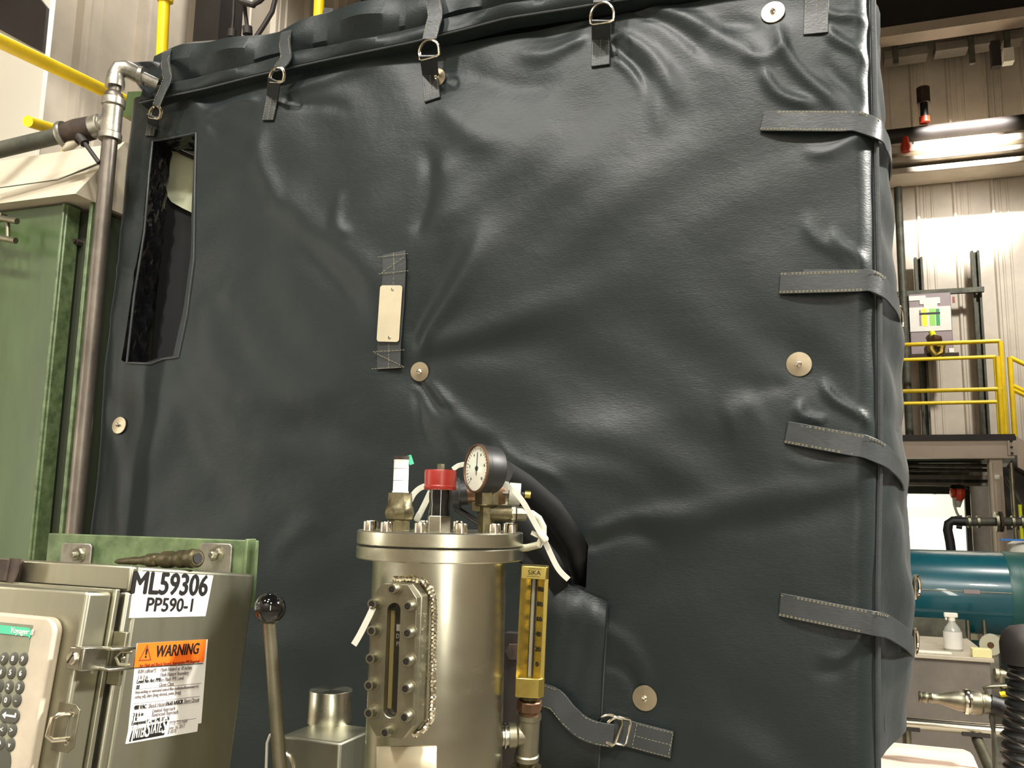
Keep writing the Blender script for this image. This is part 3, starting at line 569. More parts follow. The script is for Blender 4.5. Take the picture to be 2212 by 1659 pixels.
c=oY(465,60,5.0); obj('steel_column',MB().bb((c.x-.115,4.9,0),(c.x+.115,4.915,8.9)).bb((c.x-.115,5.15,0),(c.x+.115,5.165,8.9)).bb((c.x-.11,4.915,0),(c.x-.09,5.15,8.9)).bb((c.x+.02,4.915,0),(c.x+.04,5.15,8.9)),DARKST,None,'dark brown steel column rising behind the left end of the cover','column')
def cable(pxs,D,r,label,m=DARKST,name='hanging_cable'):
    return obj(name,MB().tube([dp(x,y,D) for x,y in pxs],r,8),m,None,label,'cable' if name=='hanging_cable' else 'pipe')
cable([(596,-30),(594,0),(588,25),(570,55),(548,88),(538,110)],3.4,.010,'dark curved cable hanging right of the thin conduits near the column')
cable([(532,-30),(530,10),(535,45),(536,66),(534,110)],3.45,.009,'dark straight conduit with a coupling hanging right of the steel column','',) if 0 else obj('conduit',MB().tube([dp(x,y,3.45) for x,y in((526,-30),(530,30),(535,64),(534,115))],.008,8).cyl(dp(534,58,3.45),dp(535,74,3.45),.020),DARKST,None,'dark thin conduit with round coupling, the middle one right of the steel column','pipe')
obj('conduit',MB().tube([dp(x,y,3.5) for x,y in((507,-30),(504,40),(501,72),(499,115))],.006,8).cyl(dp(502,64,3.5),dp(501,80,3.5),.017),DARKST,None,'dark thin conduit with coupling, closest to the steel column','pipe')
obj('cable_bundle',MB().tube([dp(x,y,3.4) for x,y in((505,-14),(520,2),(545,10),(560,2),(575,-12))],.012,8).tube([dp(x,y,3.42) for x,y in((515,-14),(530,9),(548,14),(558,-3))],.008,8),DARKST,None,'tangled dark cable bundle at the top edge right of the column','cable')
# ------------------------------------------------------------------ terminal enclosure (tilted back six degrees)
a_,t_=math.radians(3.8),math.radians(6)
ca,sa,ct,st=math.cos(a_),math.sin(a_),math.cos(t_),math.sin(t_)
EO=dp(285,1222,.95); EX=V((ca,-sa,0));EYv=V((sa*ct,ca*ct,-st));EZ=V((sa*st,ca*st,ct)); ME=fr(EO,EX,EYv,EZ)
E_=thing('terminal_enclosure',EO+V((-.15,.1,-.42)),'stainless steel keypad terminal enclosure with stickers at the lower left','enclosure')
WD,DP,HT=.30,.212,.42
obj('body',MB().bb((-WD,.012,-HT),(0,DP,0),ME),BRUSH,E_,bevel=.004,seg=3)
# front return flange round the door opening
obj('front_flange',MB().bb((-WD,0,-.028),(0,.012,0),ME).bb((-.012,0,-HT),(0,.012,-.0281),ME),BRUSH,E_,bevel=.003)
obj('opening_gasket',MB().bb((-WD+.01,.004,-HT+.01),(-.0125,.011,-.0285),ME),DARKST,E_)
dv=-.046; dur=inL(ME,190,1275,1,dv).x; dtop=inL(ME,100,1270,1,dv).z
obj('door',MB().bb((-WD+.005,dv,-HT+.01),(dur,-.012,dtop),ME),BRUSH,E_,bevel=.0045,seg=3)
obj('door_return',MB().bb((dur-.004,-.012,-HT+.01),(dur+.004,-.006,dtop+.003),ME).bb((-WD,-.012,dtop-.004),(dur,-.006,dtop+.003),ME),BRUSH,E_,bevel=.001)
# hinge block at the top left
p=inL(ME,18,1232,1,-.01); obj('hinge',MB().bb((p.x-.05,-.02,p.z-.012),(p.x+.008,.004,p.z+.012),ME).cyl(ME@V((p.x+.008,-.01,p.z-.014)),ME@V((p.x+.008,-.01,p.z+.014)),.006),RUST,E_)
# keypad
bv=-.058; bz=inL(ME,122,1335,1,bv); 
kb=obj('keypad_bezel',MB().prism([(bz.x-.19,bz.z-.33),(bz.x+.0,bz.z-.33)]+[(bz.x-.016+.016*math.cos(a),bz.z-.016+.016*math.sin(a)) for a in np.linspace(0,math.pi/2,7)]+[(bz.x-.19,bz.z)],.013,ME@fr((0,dv,0),(1,0,0),(0,0,1),(0,-1,0))),KEYB,E_,bevel=.003,seg=3)
s0=inL(ME,75,1351,1,bv-.001);s1=inL(ME,60,1640,1,bv-.001)
kp=obj('keypad_panel',MB().prism([(s0.x-.16,-.40),(s0.x-.002,-.40),(s0.x-.002,s0.z),(s0.x-.16,s0.z)],.0012,ME@fr((0,bv,0),(1,0,0),(0,0,1),(0,-1,0))),KEYP,kb)
g1=inL(ME,73,1352,1,bv-.002);g2=inL(ME,72,1378,1,bv-.002); gh=g1.z-g2.z
FK=ME@fr((0,bv,0),(1,0,0),(0,0,1),(0,-1,0))
gs=obj('display_strip',MB().prism([(g1.x-.15,g2.z+.001),(g1.x-.005,g2.z+.001)]+[(g1.x-.009+.007*math.cos(a),g1.z-.0095+.007*math.sin(a)) for a in np.linspace(-.6,math.pi/2,6)]+[(g1.x-.15,g1.z-.0025)],.0008,FK,.0013),TGRN,kb)
p=inL(ME,45,1364,1,bv-.003); text('Voyager II',.0085,FK@T(p.x,p.z,.0022),WHITE,kb,sx=1.0,shear=.25,bold=.0002)
keys=[(6,1423,'7'),(27,1423,'8'),(48,1424,'9'),(1,1452,'4'),(22,1453,'5'),(44,1455,'6'),(-4,1482,'1'),(17,1484,'2'),(40,1485,'3'),(-9,1511,'.'),(12,1513,'0'),(34,1513,'-'),(3,1576,'<'),(24,1578,'>'),(-1,1607,'^'),(20,1609,'v')]
def fk(x,y): p=inL(ME,x,y,1,bv-.003); return FK@T(p.x,p.z,.0012)
k0=None
for x,y,ch in keys:
    Mk=fk(x,y)
    if k0 is None: k0=obj('key',MB().lathe([(.0066,0),(.0064,.0008),(.0055,.0014),(.001,.0017)],Mk,20),KBTN,kb); kr=k0.location.copy(); m0=Mk.translation.copy(); kk=k0
    else: kk=k0.copy(); COL.objects.link(kk); kk.parent=kb; kk.location=kr+(Mk.translation-m0); WL[kk.name]=WL[k0.name]+(Mk.translation-m0)
    if ch: text(ch,.0075,Mk@T(0,0,.0018),WHITE,kk,ext=.0002,bold=.0002)
Mk=fk(19,1546); kk=obj('key',MB().prism([(x+sg*.0075,y) for sg,aa in((1,(-1.57,1.57)),(-1,(1.57,4.71))) for x,y in[(.0068*math.cos(a),.0068*math.sin(a)) for a in np.linspace(*aa,9)]],.0015,Mk),KBTN,kb,bevel=.0006)
obj('enter_arrow',MB().prism([(-.010,0),(-.005,.0035),(-.005,.001),(.008,.001),(.008,.0035),(.010,.0035),(.010,-.001),(-.005,-.001),(-.005,-.0035)],.0003,Mk,.0015),WHITE,kk)
Mk=fk(-8,1650); obj('key',MB().lathe([(.019,0),(.019,.0006),(.001,.0008)],Mk,28),KBTN,kb)
# screw clamp latch
c1=inL(ME,190,1370,1,-.04);c2=inL(ME,246,1372,1,-.015)
cl=obj('latch_clamp',MB().bb((dur-.006,dv-.006,-.108),(dur+.014,dv+.002,-.085),ME).bb((dur+.010,dv-.006,-.1085),(dur+.016,-.02,-.0845),ME).bb((dur+.010,-.030,-.088),(dur+.030,.004,-.0845),ME).bb((dur+.010,-.030,-.1085),(dur+.030,.004,-.105),ME),STEEL,E_,bevel=.0015)
Ms=ME@fr((dur+.002,dv-.006,-.0965),(1,0,0),(0,0,1),(0,-1,0)); cs=math.cos(.9);sn=math.sin(.9)
sc=obj('latch_screw',MB().lathe([(.0066,0),(.0066,.0018),(.0055,.003),(.001,.0034)],Ms,20),RIM,cl)
obj('screw_slot',MB().box((0,0,.0034),(.0112,.0016,.0006),Ms@Matrix.Rotation(.95,4,'Z')),INK,cl)
obj('latch_hook',MB().tube([ME@V(q) for q in((dur+.028,.0,-.09),(dur+.020,-.008,-.09),(dur+.018,-.012,-.096),(dur+.020,-.008,-.103),(dur+.028,.0,-.104))],.0022,8).ball(ME@V((dur+.021,-.004,-.097)),.003,12),SATIN,cl)
obj('latch_bracket',MB().bb((dur+.002,-.006,-.125),(dur+.022,-.001,-.070),ME),SATIN,E_,bevel=.001)
# padlock hasp
hp=[(dur-.010,-.140),(dur+.0145,-.140),(dur+.020,-.144),(dur+.020,-.180),(dur+.012,-.1865),(dur-.010,-.1865)]
hz=obj('hasp_plate',MB().ring([(dur-.010,-.1405),(dur+.014,-.1405),(dur+.020,-.145),(dur+.020,-.165),(dur+.020,-.181),(dur+.013,-.187),(dur-.010,-.187),(dur-.010,-.165)],[(dur+.008,-.146),(dur+.0115,-.146),(dur+.0135,-.148),(dur+.0135,-.165),(dur+.0135,-.177),(dur+.0115,-.180),(dur+.008,-.180),(dur+.0068,-.165)],.002,ME@fr((0,dv-.001,0),(1,0,0),(0,0,1),(0,-1,0))),SATIN,E_,bevel=.0006)
obj('hasp_staple',MB().tube([ME@V(q) for q in((dur+.010,dv,-.151),(dur+.008,dv-.016,-.150),(dur+.004,dv-.020,-.153),(dur+.003,dv-.021,-.170),(dur+.006,dv-.017,-.174),(dur+.011,dv,-.174))],.0024,8),RIM,E_)
# stickers on the right-hand side: local plane u=0, x->v, y->w
FS=ME@fr((0,0,0),(0,1,0),(0,0,1),(1,0,0))
def sl(x,y): p=inL(ME,x,y,0,0); return (p.y,p.z)
def sticker(name,pxs,m,parent=None,z0=0.0002,d=.0004,**k): return obj(name,MB().prism([sl(*q) for q in pxs],d,FS,z0),m,parent or E_,**k)
s1=sticker('asset_label',[(278,1335),(443,1331),(460,1243),(291,1233)],PAPER)
def on(x,y,z=.0008,rot=0): p=sl(x,y); return FS@T(p[0],p[1],z)@Matrix.Rotation(rot,4,'Z')
text('ML59306',.0345,on(370,1264),INK,s1,width=.118,bold=.0010)
text('PP590-1',.0215,on(369,1308),INK,s1,width=.072,bold=.0005)
s2=sticker('warning_label',[(275,1588),(434,1562),(448,1381),(295,1390)],PAPER)
sticker('warning_label',[(270,1607),(425,1580),(428,1552),(276,1578)],PAPER,z0=.0004,label='contractor strip of the warning label')
s3=sticker('orange_band',[(288,1443),(439,1430),(445,1381),(296,1390)],ORANGE,s2,z0=.0006,d=.0003)
r_=.0
text('WARNING',.0180,on(383,1405,.0010,.02),INK,s2,width=.068,bold=.0004,shear=.12)
obj('hazard_triangle',MB().ring([(-.0095,-.008),(.0095,-.008),(0,.0095)],[(-.0076,-.0069),(.0076,-.0069),(0,.0072)],.0003,on(314,1411)),BROWNINK,s2)
text('!',.0135,on(314.5,1412),INK,s2,bold=.0006)
text('Arc Flash and Shock Hazard. Appropriate PPE Required',.0052,on(367,1433,.0010,.01),BROWNINK,s2,sx=.80,bold=.0001)
obj('band_rule',MB().bb((sl(288,1444)[0],sl(288,1444)[1],.0008),(sl(438,1431)[0],sl(288,1444)[1]+.0009,.0010),FS),INK,s2)
def tl(s,x,y,sz=.0062,m=GREYINK,sx=.78,b=.00012): text(s,sz,on(x,y,.0008),m,s2,align='LEFT',sx=sx,bold=b)
tl('0.84 cal/cm^2',297,1451,b=.0003);tl('Flash Hazard at 18 inches',346,1447);tl('1 ft 3 in',296,1464,b=.0002);tl('Flash Hazard Boundary',345,1458)
tl('Level No Arc PPE',294,1473,m=INK,b=.0002);tl('Arc Flash PPE Level',343,1469);tl('00',293,1485,m=INK);tl('Glove Class',342,1480)
tl('Non-melting or untreated natural fiber (unfinished/nonwoven>4.5',291,1496,.0050,sx=.74);tl('oz/sq yd), shirt (long sleeve), pants (long)',290,1506,.0054)
tl('480 VAC',288,1529,m=INK,b=.0003);tl('Shock Hazard',320,1525);tl('16.65 kASCR',358,1520,m=INK,b=.0003);tl('Short Circuit',396,1515)
tl('3 ft 6 in',286,1545,m=INK);tl('Limited Approach',328,1536);tl('1 ft',285,1554,m=INK);tl('Restricted Approach',327,1545);tl('Equipment Name: ML-59306',283,1563,m=INK)
for a,b in(((291,1490),(434,1474)),((288,1521),(430,1504)),((287,1534),(428,1515)),((283,1573),(424,1543))):
    p=sl(*a);q=sl(*b); obj('rule_line',MB().bb((p[0],p[1],.0006),(q[0],p[1]+.0005,.0008),FS),GREYINK,s2)
p=sl(277,1602);q=sl(360,1557); lg_=obj('logo_block',MB().prism([(p[0],p[1]),(q[0]-.002,p[1]+.001),(q[0],q[1]),(p[0]+.002,q[1]-.005)],.0003,FS,.0010),INK,s2)
for ch_,sz_,px_w,wd_ in (('I',.025,(284,1586),.0022),('NTER',.017,(300,1582),.0165),('S',.026,(317,1575),.0062),('TATE',.017,(334,1573),.0165),('S',.025,(352,1568),.0060)): text(ch_,sz_,on(*px_w,.0014),PAPER,s2,width=wd_,bold=.0003,shear=.08)
tl('(712) 722-1664',364,1563,.0060);tl('June 16, 2017',363,1573,.0060);tl('# 0070',361,1582,.0060)
# mounting rail and tabs
mY=EO.y+DP*EYv.y+.012; A=oY(104,1157,mY);B=oY(553,1162,mY)
mr=thing('mounting_rail',((A.x+B.x)/2,mY,A.z-.10),'chipped sage green steel rail behind the keypad enclosure','rail')
obj('rail_plate',MB().bb((A.x,mY,A.z-.085),(B.x,mY+.008,(A.z+B.z)/2)),GREEN2,mr,bevel=.0015)
obj('rail_flange',MB().bb((B.x-.003,mY-.02,A.z-.085),(B.x+.001,mY-.0002,B.z-.001)),GREEN2,mr,bevel=.001)
for x0,x1 in((136,196),(434,500)):
    a=oY(x0,1172,mY-.002);b=oY(x1,1230,mY-.002); tb=obj('mounting_tab',MB().prism([(a.x,b.z-.03),(b.x,b.z-.03),(b.x,a.z-.004),(b.x-.004,a.z),(a.x+.004,a.z),(a.x,a.z-.004)],.004,fr((0,mY-.0005,0),(1,0,0),(0,0,1),(0,-1,0))),GALV2,E_,bevel=.0012)
    c=oY((x0+x1)/2-3 if x0<200 else 462,1198,mY-.012); FB=fr((c.x,mY-.0046,c.z),(1,0,0),(0,0,1),(0,-1,0))
    obj('bolt',MB().lathe([(.0115,0),(.0115,.0015)],FB,24).lathe([(.0090,.0015),(.0090,.0085),(.0082,.0095)],FB@Matrix.Rotation(.2,4,'Z'),6,False).lathe([(.0045,.0095),(.0045,.0135),(.003,.0145)],FB,16),STEEL,tb)
# brass coupler lying on the enclosure top
def eT(x,w=.010): p=inL(ME,x,1208,2,w); return p
pa=ME@V((-.012,.062,.0095)); pb=ME@V((.0+.0,.0,0))
ct_=thing('hose_coupler',ME@V((-.03,.13,0)),'tarnished brown brass quick coupler lying on top of the keypad enclosure','coupler')
Lp=lambda x,y: dp(x,y,1.08)
a=dp(250,1213,1.13);b=dp(430,1206,1.03); dx=(b-a); f=lambda t: a+dx*t
obj('barb',MB().prof(f(0),f(.42),[(.002,0),(.0035,.1),(.0050,.5),(.0055,.62),(.0045,.66),(.0062,.9),(.0062,1)],16),OBR,ct_)
obj('sleeve',MB().prof(f(.40),f(.93),[(.006,0),(.0085,.05),(.0085,.22),(.0065,.26),(.0078,.32),(.0105,.4),(.0105,.55),(.0085,.60),(.0085,.68),(.0108,.74),(.0108,.84),(.0088,.88),(.0088,1)],24),OBR,ct_)
obj('collar_ring',MB().prof(f(.90),f(.985),[(.0112,0),(.0118,.3),(.0112,.85),(.0085,1)],24),OBR,ct_)
obj('bore',MB().prof(f(.986),f(.990),[(.0062,0),(.0062,1)],20),INK,ct_,label='dark open bore')
# ------------------------------------------------------------------ sampling vessel
VC=dp(952,1150,1.15); vx,vy=VC.x,VC.y; dn=(EYE-VC); dn.z=0; dn.normalize(); sd_=V((-dn.y,dn.x,0))  # sd_ : to the right in view
def vz(y,r=.0): return dp(952,y,1.15-r).z
zF=dp(952,1152,1.04).z; zF2=dp(952,1218,1.04).z; zM=dp(952,1184,1.04).z
VS=thing('stainless_vessel',(vx,vy,.85),'tall shiny stainless steel vessel with bolted flange lid and sight glass','vessel')
MV=T(vx,vy,0); RB=.0885; RFL=.1105
obj('shell',MB().lathe([(RB,.80),(RB,zF2-.001)],MV,96),TURN,VS)
obj('flange',MB().lathe([(.05,zF2),(RFL-.0015,zF2),(RFL,zF2+.0015),(RFL,zM-.0035),(RFL-.001,zM-.0025),(.05,zM-.0025)],MV,96),TURN,VS,label='lower welded flange')
obj('gasket',MB().lathe([(.05,zM-.0026),(RFL-.004,zM-.0026),(RFL-.004,zM+.0006),(.05,zM+.0006)],MV,64),DARKST,VS)
obj('lid_flange',MB().lathe([(.001,zM),(RFL-.001,zM),(RFL,zM+.001),(RFL,zF-.0015),(RFL-.0015,zF),(.001,zF)],MV,96),TURN,VS,label='upper flange lid')
b0=None
for k in range(12):
    a=math.radians(15+30*k); c=V((vx,vy,zF))+dn*.0965*math.cos(a)+sd_*.0965*math.sin(a)
    mb=MB().lathe([(.0080,0),(.0080,.0108),(.0074,.0118),(.0046,.0118),(.0044,.006),(.0001,.006)],Matrix.Translation(c),20)
    obj('cap_screw',mb,RIM,VS)
# sight glass block
sY=.950; FG=face((0,sY,0)); g=lambda x,y: (oY(x,y,sY).x,oY(x,y,sY).z)
octo=[g(*q) for q in((806,1277),(821,1260),(882,1262),(899,1283),(891,1578),(869,1597),(808,1591),(793,1571))]
cxs=(g(847,1300)[0]+g(841,1550)[0])/2; zt_=g(847,1302)[1];zb_=g(841,1550)[1]; xl=sum(p[0] for p in(octo[0],octo[7]))/2; xr_=sum(p[0] for p in(octo[3],octo[4]))/2; ztt=octo[1][1];zbb=octo[5][1]
cxs=(xl+xr_)/2; hw=(xr_-xl)/2; hh=(ztt-zbb)/2; zc=(ztt+zbb)/2; slw=.0085; shh=(zt_-zb_)/2; szc=(zt_+zb_)/2-zc
def raypoly(poly,a):
    best=1e9;dx,dy=math.cos(a),math.sin(a)
    for i in range(len(poly)):
        (x1,y1),(x2,y2)=poly[i],poly[(i+1)%len(poly)]; den=dx*(y2-y1)-dy*(x2-x1)
        if abs(den)<1e-12: continue
        t=(x1*(y2-y1)-y1*(x2-x1))/den; u=(x1*dy-y1*dx)/den
        if t>0 and -1e-9<=u<=1+1e-9: best=min(best,t)
    return (dx*best,dy*best)
ch=.015; oc=[(-hw,-hh+ch),(-hw,hh-ch),(-hw+ch*.8,hh),(hw-ch*.8,hh),(hw,hh-ch),(hw,-hh+ch),(hw-ch*.8,-hh),(-hw+ch*.8,-hh)]
std=[(slw*math.cos(a),szc+shh-slw+slw*math.sin(a)) for a in np.linspace(0,math.pi,11)]+[(slw*math.cos(a),szc-shh+slw+slw*math.sin(a)) for a in np.linspace(math.pi,2*math.pi,11)]
angs=sorted(set([math.atan2(y,x)%(2*math.pi) for x,y in oc+std]))
OU=[raypoly(oc,a) for a in angs]; IN=[raypoly(std,a) for a in angs]
FC=face((cxs,sY,zc))
sg=obj('sight_glass_frame',MB().ring(OU,IN,.013,FC,-.013),SATIN,VS,bevel=.0006,seg=1)
obj('sight_glass_block',MB().prism([(x*1.0,y*1.0) for x,y in oc],.048,FC,-.0625),SATIN,VS,bevel=.001)
gl=obj('sight_glass',MB().prism([(x*.98,y*.99) for x,y in std],.002,FC,-.0130),GLASS,sg)
obj('gasket_rim',MB().prism([(-slw*.95,szc-shh+.008),(-slw*.35,szc-shh+.008),(-slw*.35,szc+shh-.010),(-slw*.95,szc+shh-.010)],.0025,FC,-.0110),OLIV,sg)
obj('glass_label',MB().prism([(-.001,szc+shh-.034),(.0078,szc+shh-.034),(.0078,szc+shh-.026),(-.001,szc+shh-.026)],.0003,FC,-.0109),GREYP,sg)
text('DN',.0075,FC@T(.0035,szc+shh-.040,-.0106),GREYP,sg,sx=.8);text('PN',.0075,FC@T(.0035,szc+shh-.049,-.0106),GREYP,sg,sx=.8)
for x,y in((846,1273),(803,1305),(880,1310),(802,1363),(879,1368),(799,1423),(877,1429),(796,1481),(875,1488),(796,1541),(873,1550),(831,1583)):
    p=oY(x,y,sY-.0125); Fb=face((p.x,sY,p.z))
    sc=obj('cap_screw',MB().lathe([(.0080,0),(.0080,.0012),(.0062,.0013),(.0062,.0120),(.0056,.0128),(.0036,.0128),(.0034,.0070),(.0001,.0070)],Fb,20),SATIN,VS)
    obj('hex_socket',MB().lathe([(.0033,.0072),(.0033,.0125)],Fb,6,False),INK,sc)
# weld bead
wp=[]
for q in((852,1252),(890,1250),(912,1256),(928,1272),(936,1292),(938,1340),(936,1400),(935,1460),(934,1520),(932,1555),(915,1575),(890,1592)):
    # meet the shell cylinder
    d=ray(*q); o=EYE-V((vx,vy,0)); A_=d.x**2+d.y**2; B_=2*(o.x*d.x+o.y*d.y); C_=o.x**2+o.y**2-(RB+.002)**2; D_=B_*B_-4*A_*C_
    t=(-B_-math.sqrt(max(D_,0)))/(2*A_); wp.append(EYE+d*t)
W2=[];R2=[]
for i in range(len(wp)-1):
    nseg=max(3,int((wp[i+1]-wp[i]).length/.0022))
    for k in range(nseg): W2.append(wp[i].lerp(wp[i+1],k/nseg)+V((RNG.uniform(-.0006,.0006),0,RNG.uniform(-.0004,.0004)))); R2.append(.0030+.0013*(len(W2)%2)+RNG.uniform(-.0003,.0004))
obj('weld_bead',MB().tube(W2,R2,8),RIM,VS)
p=[dp(x,y,1.058) for x,y in((811,1612),(943,1620),(938,1700),(806,1700))]
def cylpatch(px0,px1,py0,py1,R,n=14):
    vs=[]
    for i in range(n):
        x=px0+(px1-px0)*i/(n-1)
        for y in(py0,py1):
            d=ray(x,y); o=EYE-V((vx,vy,0)); A_=d.x**2+d.y**2; B_=2*(o.x*d.x+o.y*d.y); C_=o.x**2+o.y**2-R**2; t=(-B_-math.sqrt(max(B_*B_-4*A_*C_,0)))/(2*A_); vs.append(EYE+d*t)
    return MB().add(vs,[(2*i,2*i+2,2*i+3,2*i+1) for i in range(n-1)],True)
o=obj('name_plate',cylpatch(813,943,1613,1720,RB+.0022),PLATE,VS); q=o.modifiers.new('t','SOLIDIFY'); q.thickness=.0015
# nozzle to the right with tee
nz=V((vx,vy,0)); tx=oY(1139,1590,1.10); 
tz=dp(1139,1588,1.13).z; tc=dp(1140,1588,1.13); dirn=V((tc.x-vx,tc.y-vy,0)).normalized()
st_=V((vx,vy,tz))+dirn*(RB-.004)
obj('side_nozzle',MB().prof(st_,tc-dirn*.018,[(.017,0),(.0155,.12),(.0135,.18),(.0135,.3),(.0175,.32),(.0175,.4),(.0135,.42),(.0135,.62),(.0158,.64),(.0158,1)],24),STEEL,VS)
TC=thing('pipe_tee',tc,'dull stainless pipe tee screwed onto the nozzle right of the vessel','pipe fitting')
tt=dp(1143,1541,1.13);tb_=dp(1137,1640,1.13)
obj('tee_body',MB().prof(tb_,tt,[(.0165,0),(.0165,.10),(.0148,.13),(.0148,.87),(.0165,.9),(.0165,1)],28).prof(tc,tc-dirn*.026,[(.0140,0),(.0140,.55),(.0165,.62),(.0165,1)],28),SATIN,TC,bevel=.0006)
obj('lower_nipple',MB().cyl(tb_,dp(1136,1665,1.13),.0125).cyl(dp(1136,1652,1.13),dp(1135,1690,1.13),.020,n=6,smooth=False),OBR,TC)
# thermometer
TH=thing('thermometer',dp(1145,1540,1.13),'gold coloured upright industrial thermometer with number scale right of the vessel','thermometer')
bt=dp(1143,1500,1.13);tp_=dp(1156,1221,1.15); zz=(tp_-bt).normalized(); yy_=(dn+sd_*-.10).normalized(); yy_=(yy_-zz*yy_.dot(zz)).normalized(); xx=-zz.cross(yy_).normalized()
if xx.dot(sd_)<0: xx=-xx
L_=(tp_-bt).length; MT_=fr(bt,xx,-yy_,zz)   # x right, y away, z up
if (MT_.to_3x3().determinant()<0): pass
hwT=.0190
obj('bottom_block',MB().prism([(-hwT,-.018),(-hwT+.0,.012),(hwT,.012),(hwT,-.012),(.0115,-.020),(-hwT+.003,-.020)],.0245,MT_),BRASS,TH,bevel=.001)
tbk=obj('top_block',MB().prism([(-hwT*.97,-.0175),(-hwT*.97,.012),(hwT*.97,.012),(hwT*.97,-.012),(.0145,-.0175)],.0165,MT_@T(0,0,L_-.0165)),BRASS,TH,bevel=.001)
H1=.0245;H2=L_-.0165
obj('left_plate',MB().prism([(-hwT*.97,-.0150),(-hwT*.97,-.0130),(-.0050,-.002),(-.0042,-.0032)],H2-H1,MT_@T(0,0,H1)),BRASS,TH)
obj('right_plate',MB().prism([(.0040,-.0045),(.0035,-.0030),(.0125,-.0105),(.0135,-.0120)],H2-H1,MT_@T(0,0,H1)),BRASS,TH)
obj('case_back',MB().bb((-hwT*.97,.002,H1),(hwT*.97,.012,H2),MT_).bb((.0130,-.0125,H1),(hwT*.97,.003,H2),MT_),BRASS,TH,bevel=.0006)
obj('tube_channel',MB().bb((-.0055,.0000,H1),(.0045,.0022,H2),MT_),DARKST,TH)
obj('glass_tube',MB().cyl(MT_@V((-.0008,-.0016,H1)),MT_@V((-.0008,-.0016,H2)),.0026,n=14),OLDG,TH)
tk=MB()
for k in range(51): tk.box((.0029,-.0046,H1+.012+k*(H2-H1-.02)/50),(.0022 if k%5 else .0036,.0003,.0006),MT_)
obj('scale_ticks',tk,INK,TH,kind='stuff')
phi=math.atan2(-.0075,.0095); MR=MT_@T(.0083,-.0080,0)@fr((0,0,0),(math.cos(phi),math.sin(phi),0),(0,0,1),(math.sin(phi),-math.cos(phi),0))
for i,s_ in enumerate(('0','20','40','60','80','100')):
    text(s_,.0092,MR@T(0,H1+.016+i*(H2-H1-.030)/5,.0002),INK,TH,width=.0088 if len(s_)>1 else .0045,bold=.0003,ext=.0006)
FT=MT_@fr((0,-.0176,0),(1,0,0),(0,0,1),(0,-1,0))
text('SiKA',.0085,FT@T(-.001,L_-.0085,.0),INK,tbk,width=.017,bold=.0002,ext=.0005)
obj('logo_rule',MB().bb((-.0105,L_-.0135,0),(.0065,L_-.0129,.0004),FT).bb((-.0085,L_-.0035,0),(.0085,L_-.0030,.0004),FT),INK,tbk)
obj('stem',MB().prof(dp(1143,1500,1.13),dp(1144,1514,1.13),[(.0125,0),(.0125,.5),(.009,.6),(.009,1)]),OBR,TH)
obj('union_nut',MB().prof(dp(1144,1511,1.13),dp(1143,1534,1.13),[(.0155,0),(.0168,.1),(.0168,.9),(.0155,1)],8,False).cyl(dp(1143,1532,1.13),dp(1143,1543,1.13),.0135),BRONZE,TH)
# lid fittings (tops of the vessel)
def fz(px,off=.0): # point on the lid under this column of the picture, off = metres towards the back
    d=ray(px,1140); k=1.13+off; p=EYE+d*k; return V((p.x,p.y,zF))
# level switch, left
LS=thing('vent_valve',fz(862),'upright vent fitting with peeling white label and green tip on the vessel lid','valve')
a=fz(862,.02); u_=lambda y: V((a.x,a.y,dp(862,y,1.15).z))
obj('base_fitting',MB().prof(a,u_(1065),[(.0150,0),(.0150,.25),(.0185,.3),(.0205,.45),(.0190,.62),(.0175,.66),(.0165,1)],8,False),OBR,LS,bevel=.001)
sv=obj('label_sleeve',MB().prof(u_(1064),u_(992),[(.0112,0),(.0112,.03),(.0102,.06),(.0102,.97),(.0108,1)],24),PAPER,LS,label='peeling white label sleeve')
obj('label_line',MB().prof(u_(1012),u_(1011),[(.0104,0),(.0104,1)],24).prof(u_(1038),u_(1037),[(.0104,0),(.0104,1)],24),GREYINK,sv)
obj('cap',MB().prof(u_(992),u_(984),[(.0108,0),(.0112,1)],20),RUST,LS)
e=u_(992)+sd_*.012; obj('green_tip',MB().box((0,0,0),(.006,.006,.013),fr(e,sd_,dn,(0,0,1))@Matrix.Rotation(-.35,4,'Y')),TGRN,LS)
# relief valve, red cap
RV=thing('relief_valve',fz(948),'relief valve with round red cap and black body in the middle of the lid','valve')
a=fz(948,-.02); u_=lambda y: V((a.x,a.y,dp(948,y,1.13).z))
obj('hex_base',MB().prof(a,u_(1114),[(.0165,0),(.0165,.92),(.0155,1)],6,False),STEEL,RV,bevel=.0008)
obj('black_body',MB().prof(u_(1115),u_(1057),[(.0135,0),(.0135,.35),(.0130,.4),(.0142,.7),(.0142,1)],16),GLOSSB,RV)
rc=obj('red_cap',MB().prof(u_(1059),u_(1016),[(.0200,0),(.0212,.06),(.0212,.2),(.0205,.22),(.0210,.9),(.0200,1)],16,False),RED,RV,bevel=.0008)
obj('cap_nut',MB().prof(u_(1016),u_(1003),[(.0052,0),(.0052,1)],6,False),STEEL,rc)
